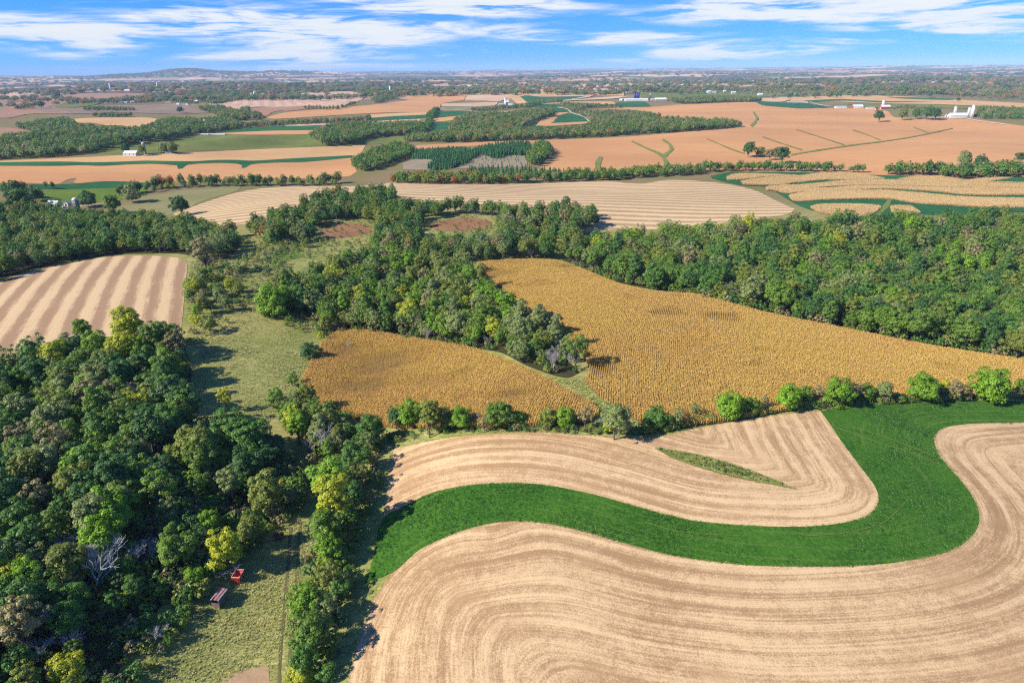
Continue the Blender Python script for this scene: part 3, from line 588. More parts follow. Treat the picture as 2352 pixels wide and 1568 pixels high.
def corn_templates(pale=False):
    mat = cornmat(pale); c = tcol('pale_corn_plants' if pale else 'corn_plants'); R = random.Random(5)
    for k in range(5):
        b = MB()
        for q in range(2):
            ox, oy = R.uniform(-.18, .18), R.uniform(-.3, .3); h = R.uniform(2.0, 2.5)
            b.tube([(ox, oy, 0), (ox+R.uniform(-.1, .1), oy+R.uniform(-.1, .1), h)], [.03, .015], 3, False)
            for i in range(7):
                z = h*(.35+.6*i/6); a = R.uniform(0, 6.28); L = R.uniform(.3, .55); w = .085
                dx, dy = math.cos(a), math.sin(a)
                p0 = (ox, oy, z); p1 = (ox+dx*L*.5, oy+dy*L*.5, z+.22); p2 = (ox+dx*L, oy+dy*L, z-R.uniform(.05, .4))
                n = (-dy*w, dx*w, .03)
                b.add([tuple(p0[i]-n[i]*.6 for i in range(3)), tuple(p0[i]+n[i]*.6 for i in range(3)), tuple(p1[i]+n[i] for i in range(3)), tuple(p1[i]-n[i] for i in range(3)), p2], [(0, 1, 2, 3), (3, 2, 4)])
        template(c, 'corn_plant_%d' % k, mesh('corn_plant', b.v, b.f, mat))
    return c
CT = corn_templates(); CTF = corn_templates(True)
def vnoise(x, y, s, seed):
    """smooth value noise"""
    g = np.random.default_rng(seed).random((64, 64)); u, v = x/s, y/s; i, j = np.floor(u).astype(int), np.floor(v).astype(int); f, h = u-i, v-j
    f, h = f*f*(3-2*f), h*h*(3-2*h); a = lambda p, q: g[p % 64, q % 64]
    return a(i, j)*(1-f)*(1-h)+a(i+1, j)*f*(1-h)+a(i, j+1)*(1-f)*h+a(i+1, j+1)*f*h
def corn_field(kind, uv, label):
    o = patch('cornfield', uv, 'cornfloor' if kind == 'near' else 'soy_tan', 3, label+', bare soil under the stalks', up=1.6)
    o.name = 'corn_soil'; o['category'] = 'soil'
    xy = unproj(smooth(uv), 1.6); x0, y0 = xy.min(0); x1, y1 = xy.max(0)
    row, dx = (.86, .46) if kind == 'near' else (1.15, 1.0)
    t = rad(-9) if kind == 'near' else 0
    L = max(x1-x0, y1-y0)*.8; cx, cy = (x0+x1)/2, (y0+y1)/2
    a, b = np.meshgrid(np.arange(-L, L, row), np.arange(-L, L, dx), indexing='ij')
    a = a+rng.normal(0, .05, a.shape); b = b+rng.uniform(-.2, .2, b.shape)
    a = a+9*np.sin(b/70)                              # rows bend with the slope
    x = cx+a*math.cos(t)-b*math.sin(t); y = cy+a*math.sin(t)+b*math.cos(t)
    k = inside(xy, x.ravel(), y.ravel()); x, y = x.ravel()[k], y.ravel()[k]
    n = vnoise(x, y, 26, 3)*.6+vnoise(x, y, 9, 4)*.4
    thin = np.clip((n-.64)/.14, 0, 1)*.6
    if kind == 'near':      # where the stand is thin the rows show
        for u, v, ru, rv in ((870, 835, 85, 32), (840, 885, 95, 22), (1180, 905, 60, 12), (800, 800, 40, 20), (1375, 850, 40, 12), (1125, 628, 60, 14), (1300, 612, 30, 5)):
            g = unproj([(u, v), (u+ru, v), (u, v-rv)], 1.6); du = np.linalg.norm(g[1]-g[0]); dv = np.linalg.norm(g[2]-g[0])
            thin = np.maximum(thin, np.clip(1.35*np.exp(-((x-g[0, 0])/du)**2-((y-g[0, 1])/dv)**2)-.15+.5*(vnoise(x, y, 6, 9)-.5), 0, 1))
    keep = rng.random(len(x)) > .04+.08*thin; x, y, thin = x[keep], y[keep], thin[keep]
    # poorer stand: shorter, narrower plants, so the rows open up
    s = (1-.22*thin)*rng.uniform(.92, 1.06, len(x)); wd = s*(1-.62*thin)*1.02
    if kind == 'far': wd = wd*1.7
    z = hgt(x, y)
    scatter('corn', np.stack([x, y, z], 1), rng.uniform(0, 6.28, len(x)), np.stack([wd, wd, s], 1), rng.integers(0, 5, len(x)), CT if kind == 'near' else CTF, label, 'corn')
for k, uv, lb in CORN: corn_field(k, uv, lb)

# ---------------------------------------------------------------- trees
def unit(a): return a/(np.linalg.norm(a, axis=-1, keepdims=True)+1e-9)
def cards(c, n, s, R):
    """small bent leaf sprays: centres, facing, size"""
    k = len(c); a = unit(np.cross(n, unit(R.normal(size=(k, 3))))); b = np.cross(n, a); s = s[:, None]
    v = np.stack([c-a*s, c-b*s*.62+n*s*.22, c+a*s, c+b*s*.62+n*s*.10], 1).reshape(-1, 3)
    return v, np.arange(4*k).reshape(-1, 4)
def crown_pts(kind, R, N, size):
    """crown of a tree of height 1 unit = 1 m scale built at 14 m"""
    H = 14.0
    if kind == 'round': rw, zb, zt, nl, rl = 4.6, 1.5, 14, 56, 1.12
    elif kind == 'oak': rw, zb, zt, nl, rl = 5.6, 1.5, 13, 74, 1.12
    elif kind == 'tall': rw, zb, zt, nl, rl = 3.4, 4.0, 16, 40, 1.0
    elif kind == 'loose': rw, zb, zt, nl, rl = 4.4, 3.0, 14, 30, .85
    elif kind == 'bush': rw, zb, zt, nl, rl = 4.6, 0.0, 9, 58, 1.15
    elif kind == 'scrub': rw, zb, zt, nl, rl = 3.6, 0.1, 7.5, 18, 1.1
    cz = (zb+zt)/2; hz = (zt-zb)/2
    i = np.arange(nl); ph = i*2.39996+R.uniform(0, 6); cosz = 1-(i+.5)/nl*(1.55 if kind not in ('bush', 'scrub') else 1.75)
    sz = np.sqrt(1-cosz**2); d = np.stack([sz*np.cos(ph), sz*np.sin(ph), cosz], 1)
    asym = 1+.22*np.sin(ph+R.uniform(0, 6))*sz
    k = R.uniform(.52, 1.06, nl)*asym*(1+.16*np.sin(3*ph+1.7*cosz))
    lc = d*k[:, None]*np.array([rw-rl*.6, rw-rl*.6, hz-rl*.5]); lc[:, 2] += cz
    if kind in ('oak', 'round', 'loose', 'tall'):
        m = nl//4; q = unit(R.normal(size=(m, 3))); lc = np.vstack([lc, q*np.array([rw*.4, rw*.4, hz*.4])+[0, 0, cz]]); d = np.vstack([d, q])
    lr = rl*R.uniform(.55, 1.5, len(lc))
    wt = lr**2; pick = R.choice(len(lc), N, p=wt/wt.sum())
    dd = unit(R.normal(size=(N, 3))+.9*d[pick]+[0, 0, .35])
    fl = np.array([1.05, 1.05, .8])
    c = lc[pick]+dd*fl*(lr[pick]*R.uniform(.55, 1.12, N))[:, None]
    c[:, 2] = np.maximum(c[:, 2], .15)
    n = unit(dd+.42*unit(R.normal(size=(N, 3)))+[0, 0, .38])
    return c, n, size*R.uniform(.6, 1.3, N), lc
def limbs(b, lc, R, r0, k=5, zf=.32, every=2):
    top = max(p[2] for p in lc); tz = top*.72
    mid = [(R.normal()*.15, R.normal()*.15, tz*f) for f in (.25, .5, .75)]
    b.tube([(0, 0, -.6), (0, 0, .3)]+mid+[(R.normal()*.3, R.normal()*.3, tz)], [r0*1.35, r0*1.05, r0*.9, r0*.7, r0*.45, r0*.16], k+2)
    for p in lc[::every]:
        z0 = R.uniform(.25, .7)*min(tz, p[2]); a = (0, 0, z0); m = ((p[0])*.5+R.normal()*.25, p[1]*.5+R.normal()*.25, z0*.4+p[2]*.6)
        b.tube([a, m, tuple(p)], [r0*.42, r0*.26, r0*.08], k-1, False)
def tree_mesh(kind, seed, N, size):
    R = np.random.default_rng(seed); c, n, s, lc = crown_pts(kind, R, N, size); v, f = cards(c, n, s, R)
    b = MB(); limbs(b, lc, R, .27 if kind not in ('bush', 'scrub') else .13, 5, every=2 if kind != 'loose' else 1)
    return (v, f), (b.v, b.f)
def branches(b, R, p, d, L, r, depth, spread=.55, up=.15, k=4, droop=0):
    n = 3; pts = [p]; q = Vector(p); dd = Vector(d).normalized()
    for i in range(n):
        dd = (dd+Vector((R.gauss(0, .13), R.gauss(0, .13), R.gauss(0, .10)+up*.25))).normalized(); q = q+dd*L/n; pts.append(q.copy())
    b.tube(pts, [r*(1-.55*i/n) for i in range(n+1)], k if depth > 1 else 3, False)
    if depth <= 0: return
    m = R.randint(4, 5) if depth > 1 else R.randint(4, 6)
    for i in range(m):
        t = R.uniform(.35, 1.0); j = min(n-1, int(t*n)); base = pts[j].lerp(pts[j+1], t*n-j) if t < 1 else pts[-1]
        nd = (dd+Vector((R.gauss(0, spread), R.gauss(0, spread), R.gauss(up, spread*.5)))).normalized()
        branches(b, R, base, nd, L*R.uniform(.5, .72), max(r*.52, .028), depth-1, spread, up, k)
def bare_mesh(seed, lean=(0, 0), spread=.6, depth=4, H=6.0, r=.22):
    R = random.Random(seed); b = MB()
    p = Vector((0, 0, -.5)); d = Vector((lean[0], lean[1], 1)).normalized()
    top = p+d*H*.55
    b.tube([p, p+d*H*.28, top], [r*1.3, r, r*.75], 7)
    for i in range(5):
        a = i*2.4+R.uniform(-.4, .4); nd = (d*1.1+Vector((math.cos(a)*spread*1.3, math.sin(a)*spread*1.3, .25))).normalized()
        branches(b, R, p+d*H*R.uniform(.33, .55), nd, H*R.uniform(.5, .7), r*.55, depth-1, spread, .22)
    return b.v, b.f
def conifer_pts(R, N, size, H=9.0, rw=2.0):
    z = H*(1-np.sqrt(R.uniform(0.0, 1, N)))+.2; a = R.uniform(0, 6.28, N); q = rw*(1-z/H)**.85*R.uniform(.45, 1.05, N)+.08
    lay = np.sin(z*4.2)*.16
    c = np.stack([q*np.cos(a)*(1+lay), q*np.sin(a)*(1+lay), z-q*.18], 1)
    n = unit(np.stack([np.cos(a)*.8, np.sin(a)*.8, np.full(N, .8)], 1)+.4*unit(R.normal(size=(N, 3))))
    return c, n, size*R.uniform(.6, 1.2, N)

TONES = {  # base colour, per-tree drift
    'dark green': ((.034, .082, .030), (.026, .058, .030)), 'deep green': ((.045, .102, .025), (.034, .076, .028)), 'mid green': ((.070, .124, .023), (.054, .092, .026)),
    'bright green': ((.088, .165, .014), (.064, .122, .016)), 'yellow-green': ((.200, .220, .018), (.150, .165, .022)), 'olive': ((.098, .122, .032), (.076, .094, .030)),
    'grey-green': ((.112, .142, .078), (.084, .105, .060)), 'grey-brown': ((.140, .125, .095), (.112, .098, .076)), 'russet': ((.210, .090, .034), (.150, .072, .034)), 'blue-green': ((.024, .084, .044), (.020, .064, .040))}
LM = {k: leafmat('leaves_'+k.replace('-', '_').replace(' ', '_'), (c[0]*1.74, c[1]*1.72, c[2]*.95), .5, .30, (h[0]*1.62, h[1]*1.64, h[2]*1.0)) for k, (c, h) in TONES.items()}
m_, t_ = newmat('bark'); t_.out(t_.bsdf(t_.mix(t_.noise(t_.pos(), 3, 3), (.10, .082, .062), (.17, .15, .125)), .9, .1)); BARK = m_
m_, t_ = newmat('weathered_wood'); t_.out(t_.bsdf(t_.mix(t_.noise(t_.pos(), 2, 3), (.36, .35, .345), (.50, .485, .47)), .9, .1)); DEAD = m_
m_, t_ = newmat('grey_twigs'); t_.out(t_.bsdf(t_.mix(t_.noise(t_.pos(), 1, 3), (.24, .215, .20), (.36, .33, .31)), .9, .1)); TWIG = m_

KINDS = ['round', 'oak', 'tall', 'loose', 'bush', 'scrub']
HGT = {'round': 14, 'oak': 13, 'tall': 16, 'loose': 14, 'bush': 9, 'scrub': 7.5, 'bare': 9, 'conifer': 9}
NEAR = {}                                       # full-detail shapes: crown mesh, trunk mesh
for k in KINDS:
    n = {'round': 3400, 'oak': 4600, 'tall': 2600, 'loose': 1300, 'bush': 3200, 'scrub': 900}[k]
    NEAR[k] = []; n = int(n*2.1)
    for q in range(3 if k in ('round', 'oak', 'bush') else 2):
        (v, f), (bv, bf) = tree_mesh(k, 100+q*17+len(k), n, .27 if k != 'loose' else .25)
        cm = mesh('crown_'+k, v, f, LM['mid green']); tm = mesh('trunk_'+k, bv, bf, BARK); NEAR[k].append((cm, tm))
BARE = [mesh('bare_tree', *bare_mesh(3+q, ((.0, 0), (.35, .1), (.1, -.1))[q], (.55, .6, .7)[q]), DEAD) for q in range(3)]
# looser shapes for woods that stay a mass
TC = {}
def lod(name, N, size, tones, kinds):
    c = tcol(name); idx = {}
    lst = []
    for k in kinds:
        for q in range(2):
            (v, f), (bv, bf) = tree_mesh(k, 300+q*13+len(k), N if k != 'loose' else int(N*.55), size)
            for tn in tones: lst.append((k, q, tn, v, f, bv, bf))
    for i, (k, q, tn, v, f, bv, bf) in enumerate(lst):
        me = mesh('wood_tree', np.vstack([v, np.array(bv)]), [tuple(r) for r in f]+[tuple(j+len(v) for j in r) for r in bf], LM[tn])
        me.materials.append(BARK); mi = np.zeros(len(me.polygons), np.int32); mi[len(f):] = 1; me.polygons.foreach_set('material_index', mi)
        template(c, 't%03d' % i, me); idx.setdefault((k, tn), []).append(i)
    base = len(lst)
    for q in range(2):
        bm = BARE[q].copy(); bm.materials.clear(); bm.materials.append(TWIG); template(c, 't%03d' % (base+q), bm); idx.setdefault(('bare', 'bare'), []).append(base+q)
    TC[name] = (c, idx)
ALLT = ['dark green', 'deep green', 'mid green', 'bright green', 'yellow-green', 'olive', 'grey-green', 'grey-brown', 'russet']
lod('mid_woods', 2600, .37, ALLT, ['round', 'oak', 'loose'])
lod('far_woods', 300, .95, ['dark green', 'deep green', 'mid green', 'olive', 'grey-green', 'grey-brown', 'russet'], ['round', 'oak'])
FT = {'lush': [('deep green', 2.6), ('mid green', 4), ('olive', 3), ('dark green', 1.8), ('bright green', 1.7), ('grey-green', 2.2), ('yellow-green', .7), ('grey-brown', .35)],
      'near': [('dark green', 3.0), ('deep green', 3.4), ('mid green', 3), ('olive', 1.8), ('grey-green', 1.3), ('yellow-green', 1.0), ('bright green', 1.8)],
      'mixed': [('mid green', 3.4), ('olive', 3), ('grey-green', 2.5), ('bright green', 2.2), ('deep green', 2.2), ('yellow-green', .9), ('grey-brown', .3)],
      'ridge': [('dark green', 2.2), ('deep green', 3), ('mid green', 2.4), ('olive', 2.8), ('grey-green', 2.2), ('russet', .5), ('grey-brown', .9)],
      'far': [('dark green', 2.4), ('deep green', 2.5), ('olive', 3), ('grey-green', 2.2), ('grey-brown', 2.4), ('russet', .35)]}
TREES = []          # every single tree: dict(x, y, s, kind, tone, region)
def choose(lst): return random.choices([a for a, _ in lst], [b for _, b in lst])[0]
def wood(region, uv, spacing, tones, smin, smax, holes=(), bare=.05, loose=.18, tall=.12, edge=None):
    xy = unproj(smooth(uv, True, 14)); x0, y0 = xy.min(0); x1, y1 = xy.max(0)
    hs = [unproj(smooth(h)) for h in holes]
    gx, gy = np.meshgrid(np.arange(x0, x1, spacing), np.arange(y0, y1, spacing), indexing='ij')
    gx = gx+(np.arange(gx.shape[1])[None] % 2)*spacing/2
    gx = (gx+rng.uniform(-.42, .42, gx.shape)*spacing).ravel(); gy = (gy+rng.uniform(-.42, .42, gy.shape)*spacing).ravel()
    k = inside(xy, gx, gy)
    for h in hs: k &= ~inside(h, gx, gy)
    gx, gy = gx[k], gy[k]
    tn = vnoise(gx, gy, 38, 11)
    low = np.ones(len(gx)) if edge is None else .48+.52*sstep(1, 20, seg_dist(unproj(edge), gx, gy))
    for x, y, q, lw in zip(gx, gy, tn, low):
        kind = 'bare' if random.random() < bare else choose([('oak', .38), ('round', .34), ('loose', loose), ('tall', tall)])
        tone = choose(tones) if q < .55 else choose(tones[:4])
        if kind == 'loose' and random.random() < .6: tone = random.choice(['olive', 'grey-green', 'mid green', 'grey-green', 'grey-brown'])
        TREES.append(dict(x=x, y=y, s=random.uniform(smin, smax)*lw, kind=kind, tone=tone, region=region))
GL1 = [(720, 528), (770, 512), (815, 506), (862, 516), (870, 560), (850, 585), (760, 580), (715, 560)]; GL2 = [(970, 512), (1040, 498), (1095, 495), (1140, 506), (1140, 550), (1090, 568), (1000, 565), (960, 545)]
wood('near wood', [(-330, 905), (-120, 870), (60, 848), (200, 828), (330, 815), (415, 805), (432, 850), (410, 905), (405, 960), (470, 1005), (580, 1025), (655, 1060), (680, 1105), (650, 1150), (580, 1198), (495, 1252), (415, 1308), (355, 1372), (290, 1460), (235, 1568), (190, 1680), (-420, 1680)], 6.7, FT['near'], .55, 1.32, bare=.12, loose=.32,
     edge=[(680, 1100), (650, 1150), (580, 1198), (495, 1252), (415, 1308), (355, 1372), (290, 1460), (235, 1568), (190, 1680)])
wood('hedgerow wood', [(640, 960), (700, 945), (790, 985), (860, 1010), (850, 1060), (790, 1085), (730, 1060), (680, 1020)], 6.0, FT['mixed'], .6, .95, bare=.04)
wood('middle copse', [(600, 722), (650, 680), (700, 650), (770, 622), (860, 605), (960, 605), (1050, 622), (1092, 645), (1125, 685), (1175, 722), (1225, 760), (1275, 800), (1332, 856), (1300, 866), (1210, 838), (1150, 808), (1080, 798), (990, 788), (890, 770), (800, 762), (742, 768), (735, 735), (690, 722), (620, 728)], 6.8, FT['mixed'], .62, 1.22, bare=.07, loose=.28)
wood('ridge wood', [(560, 540), (600, 522), (660, 505), (760, 487), (850, 470), (900, 480), (1000, 485), (1100, 487), (1200, 492), (1300, 494), (1365, 498), (1378, 515), (1350, 530), (1320, 545), (1330, 575), (1280, 597), (1100, 602), (1050, 610), (950, 600), (870, 590), (850, 570), (760, 556), (680, 560), (600, 560)], 8.0, FT['ridge'], .7, 1.15, holes=[GL1, GL2], bare=.06)
wood('ridge wood', [(690, 492), (740, 470), (800, 458), (840, 450), (895, 452), (910, 472), (850, 492), (760, 505)], 7.0, FT['ridge'], .7, 1.1, bare=.05)
wood('big wood', [(1290, 598), (1330, 612), (1400, 643), (1470, 660), (1560, 674), (1660, 692), (1800, 728), (1900, 748), (2050, 778), (2200, 806), (2352, 828), (2620, 868), (2620, 520), (2352, 515), (2200, 522), (2080, 528), (1950, 530), (1820, 525), (1700, 535), (1560, 550), (1440, 556), (1340, 572)], 8.3, FT['lush'], .62, 1.3,
     holes=[[(2180, 548), (2265, 545), (2270, 560), (2190, 563)]], bare=.06, loose=.28)
wood('west wood', [(-330, 690), (-100, 668), (0, 645), (80, 618), (160, 602), (250, 588), (330, 584), (420, 586), (480, 606), (530, 590), (552, 566), (540, 540), (480, 535), (420, 530), (360, 525), (290, 530), (230, 520), (160, 515), (80, 520), (0, 512), (-330, 530)], 8.0, FT['ridge'][:-2]+[('mid green', 1)], .74, 1.15, bare=.05)
wood('meadow thicket', A0([(1300, 1150), (1400, 1050), (1650, 1080), (1700, 1170), (1600, 1260), (1500, 1330), (1330, 1320)]), 8, FT['mixed'], .45, .75, bare=.12, loose=.5)
def line(region, uv, spacing, tones, smin, smax, wid=3.0, kinds=None, bare=.03):
    xy = unproj(smooth(uv, False, 10)); seg = np.linalg.norm(np.diff(xy, axis=0), axis=1); L = np.concatenate([[0], np.cumsum(seg)])
    for d in np.arange(0, L[-1], spacing):
        if random.random() < .08: continue
        d2 = d+random.uniform(-.3, .3)*spacing; x = np.interp(d2, L, xy[:, 0])+random.gauss(0, wid); y = np.interp(d2, L, xy[:, 1])+random.gauss(0, wid)
        TREES.append(dict(x=x, y=y, s=random.uniform(smin, smax), kind='bare' if random.random() < bare else choose(kinds or [('round', 3), ('oak', 3), ('bush', 2), ('loose', 1)]), tone=choose(tones), region=region))
line('long hedge', A0([(820, 480), (1000, 445), (1100, 425), (1400, 408), (1700, 405), (2000, 405), (2340, 395)]), 5.0, FT['ridge'], .65, 1.1, 4, kinds=[('bush', 4), ('round', 1)])
line('long hedge', A0([(1000, 450), (1400, 415), (2340, 405)]), 7, FT['mixed'], .35, .7, 3)
line('farmstead trees', A0([(20, 470), (120, 480), (190, 500), (250, 520), (300, 525)]), 8, FT['ridge'], .7, 1.15, 6)
line('farmstead trees', A0([(0, 440), (150, 440), (330, 435), (400, 430)]), 11, FT['ridge'], .5, .8, 4)
wood('west wood', A0([(-200, 590), (0, 600), (80, 560), (300, 575), (420, 605), (560, 625), (780, 640), (1100, 660), (1150, 690), (700, 690), (300, 680), (-200, 690)]), 8.5, FT['lush'], .6, 1.0, bare=.05)
# one by one
def single(u, v, r, kind, tone, note=None, crown=True, sc=None, sq=1.0):
    """u, v: middle of the crown; r: its half-width, tracing units"""
    base = unproj([(u, v)])[0]; dep = project([(*base, float(hgt(*base)))])[0, 2]
    rw = {'round': 4.6, 'oak': 5.6, 'tall': 3.4, 'loose': 4.4, 'bush': 4.6, 'scrub': 3.6, 'bare': 4.0}[kind]
    s = r*dep/FU/rw if sc is None else sc
    mid = HGT[kind]*s*(.56 if kind not in ('bush', 'scrub') else .45) if crown else 0
    b = unproj([(u, v)], mid)[0]; dep = project([(*b, float(hgt(*b))+mid)])[0, 2]
    if sc is None: s = r*dep/FU/rw; b = unproj([(u, v)], HGT[kind]*s*(.56 if kind not in ('bush', 'scrub') else .45) if crown else 0)[0]
    TREES.append(dict(x=b[0], y=b[1], s=s, kind=kind, tone=tone, region='single', note=note, sq=sq)); return b, s
C1 = Z(1024, 800, 1/3); C2 = Z(2048, 800, 1/3); C0 = Z(0, 800, 1/3); D0 = Z(0, 1400, 1/3)
def S(fn, x, y, r, kind, tone, note, **kw): (u, v), = fn([(x, y)]); return single(u, v, r/3, kind, tone, note, **kw)
HEDGE = 'bushes along the field edge'
# the line of bushes between corn and harvested ground
for x, y, r, k, tn, nt in [
    (320, 965, 92, 'bush', 'bright green', 'large round bright green bush, first in the line right of the waterway gap'), (465, 965, 62, 'bush', 'mid green', 'smaller green bush joined to the large round one'),
    (90, 985, 40, 'loose', 'grey-green', 'thin grey-green sapling left of the large round bush'), (20, 1030, 34, 'scrub', 'russet', 'low russet scrub at the foot of the corn'),
    (565, 930, 40, 'loose', 'grey-brown', 'thin grey-brown sapling between two green bushes'), (735, 905, 88, 'bush', 'bright green', 'bright green bush with a yellowish crown in the middle of the line'), (845, 890, 62, 'bush', 'mid green', 'dull green bush behind the yellowish one'),
    (935, 865, 42, 'loose', 'grey-brown', 'sparse brown sapling before the tall bright bush'), (1085, 870, 100, 'bush', 'bright green', 'tall bright green bush near the head of the hay strip'), (1195, 850, 48, 'loose', 'grey-brown', 'brown twiggy bush right of the tall bright one'),
    (1270, 865, 58, 'bush', 'mid green', 'half-sized green bush beside the grey tree'), (1390, 850, 54, 'round', 'grey-green', 'grey leafless-looking small tree ending the line of bushes'),
    (1655, 840, 98, 'bush', 'bright green', 'broad bright green bush above the hay strip'), (1800, 845, 52, 'bush', 'yellow-green', 'yellow-green bush touching the broad bright one'), (1895, 845, 50, 'round', 'grey-brown', 'dull grey-brown shrub beside the yellow-green bush'),
    (1975, 830, 34, 'loose', 'olive', 'thin yellowish sapling left of the last broad bush'), (2130, 835, 124, 'bush', 'bright green', 'broad green bush, last full one towards the frame edge'), (2352, 830, 52, 'bush', 'mid green', 'green bush cut by the frame edge'),
    ]: S(C2, x, y, r, k, tn, nt)
for x, y, r, k, tn, nt in [
    (200, 1120, 78, 'round', 'deep green', 'dark rounded tree where the hedge meets the near wood'), (370, 1030, 55, 'round', 'dark green', 'dark narrow tree under the smaller corn field'), (470, 1020, 92, 'bush', 'bright green', 'tall bright green shrub under the smaller corn field'),
    (600, 1030, 62, 'tall', 'olive', 'tall olive shrub right of the bright one'), (705, 1055, 78, 'bush', 'olive', 'wide olive bush below the corn rows'), (815, 1045, 74, 'bush', 'bright green', 'yellowish bright bush below the corn rows'),
    (935, 1030, 34, 'bare', 'bare', 'small grey bare tree between two green bushes'), (985, 1075, 40, 'loose', 'grey-brown', 'brown twiggy shrub left of the tallest hedge bush'), (1095, 1025, 92, 'bush', 'mid green', 'tallest round green bush of the hedge below the smaller corn'), (1230, 1050, 46, 'bush', 'bright green', 'small bright bush leaning on the tallest one'),
    (1425, 1050, 66, 'bush', 'olive', 'dull olive bush after the grassy gap'), (1535, 1045, 70, 'bush', 'bright green', 'bright bush after the dull olive one'), (1680, 1030, 55, 'loose', 'grey-brown', 'thin grey-brown tree near the corn point'), (1790, 1060, 34, 'bare', 'bare', 'white dead tree at the corn point'),
    (1885, 1050, 92, 'round', 'grey-green', 'wide grey-green tree at the waterway mouth'), (1840, 1110, 40, 'scrub', 'yellow-green', 'low yellowish scrub below the dead white tree'), (2175, 1050, 78, 'bush', 'deep green', 'round dark bush between waterway and scrub'), (2325, 1030, 48, 'loose', 'grey-green', 'small grey-green bush next to the russet scrub')]: S(C1, x, y, r*1.04, k, tn, nt)
# the line of trees between lower meadow and harvested field
for x, y, r, k, tn, nt in [(2275, 60, 118, 'round', 'bright green', 'bright green tree at the top of the meadow tree line'), (2290, 250, 112, 'tall', 'yellow-green', 'yellow-green tree, second in the meadow tree line'), (2235, 420, 122, 'round', 'mid green', 'broad green tree, third in the meadow tree line'),
    (2270, 560, 100, 'round', 'bright green', 'leafy green tree, fourth in the meadow tree line'), (2250, 740, 96, 'loose', 'olive', 'thinning olive tree in the meadow tree line'), (2120, 930, 135, 'round', 'bright green', 'large bright tree beside the lower wheel track'),
    (2230, 1000, 100, 'loose', 'grey-green', 'thin grey-green tree behind the large bright one'), (2150, 1140, 135, 'round', 'mid green', 'large green tree below the bright one by the track'), (2100, 1310, 100, 'round', 'deep green', 'dark green tree near the bottom of the tree line'), (2080, 1450, 90, 'bush', 'yellow-green', 'yellow-green bush at the bottom edge of the tree line'),
    (2250, 1420, 70, 'scrub', 'deep green', 'low dark scrub at the bottom beside the harvested field'), (2330, 150, 60, 'round', 'dark green', 'dark tree shading the top corner of the hay strip'),
    (2440, -70, 95, 'round', 'deep green', 'dark tree at the left end of the upper harvested field'), (2470, 60, 80, 'loose', 'olive', 'open olive tree casting streaky shade on the upper harvested field'), (2430, 190, 85, 'round', 'dark green', 'dark tree at the hay strip corner'), (2400, 330, 75, 'bush', 'deep green', 'dark bush left of the hay strip tip'),
    (2390, 470, 66, 'scrub', 'olive', 'olive scrub below the hay strip tip'), (2360, 640, 70, 'bush', 'mid green', 'green bush right of the thinning olive tree'), (2340, 830, 66, 'round', 'deep green', 'dark tree shading the harvested field edge'), (2290, 1180, 70, 'loose', 'mid green', 'open green tree right of the large track-side tree'), (2250, 1290, 60, 'scrub', 'mid green', 'green scrub on the harvested field edge near the bottom')]: S(D0, x, y, r, k, tn, nt)
for x, y, r, k, tn, nt in [(2040, 1060, 90, 'loose', 'yellow-green', 'yellowish open tree at the meadow head'), (2240, 1050, 85, 'loose', 'olive', 'olive open tree left of the hedge'), (2250, 1210, 105, 'bare', 'bare', 'big silvery bare tree above the meadow tree line'), (1900, 880, 46, 'scrub', 'bright green', 'small bright shrub at the meadow corner'),
    (2010, 780, 50, 'scrub', 'mid green', 'green shrub on the meadow side of the smaller corn'), (2130, 590, 62, 'bush', 'dark green', 'dark oval bush on the edge of the smaller corn'), (2210, 480, 34, 'scrub', 'yellow-green', 'yellowish shrub above the dark oval bush'), (1870, 240, 112, 'bush', 'bright green', 'round green tree standing at the meadow top'),
    (1430, 50, 46, 'scrub', 'mid green', 'low dark bush by the striped field corner'), (1350, 370, 44, 'scrub', 'yellow-green', 'yellowish shrub at the striped field corner'), (1440, 400, 60, 'scrub', 'olive', 'olive shrub below the meadow thicket'), (1550, 900, 60, 'loose', 'yellow-green', 'yellow-green sapling at the meadow foot'),
    (560, 430, 62, 'round', 'bright green', 'upright tree with a clear trunk against the striped field'), (880, 400, 110, 'round', 'yellow-green', 'tall yellow-green tree against the striped field'), (1000, 440, 52, 'bare', 'bare', 'brown bare tree against the striped field'), (1210, 530, 80, 'loose', 'grey-brown', 'grey twiggy tree at the near wood corner'),
    (820, 560, 90, 'round', 'yellow-green', 'yellow-green tree below the tall one'), (1060, 660, 90, 'round', 'bright green', 'light green tree facing the meadow'), (1110, 900, 42, 'bare', 'bare', 'white dead tree at the wood edge below the meadow'), (700, 1010, 70, 'bare', 'bare', 'pinkish grey bare tree inside the near wood'), (60, 1010, 90, 'loose', 'olive', 'open olive tree at the left edge of the near wood')]: S(C0, x, y, r, k, tn, nt)
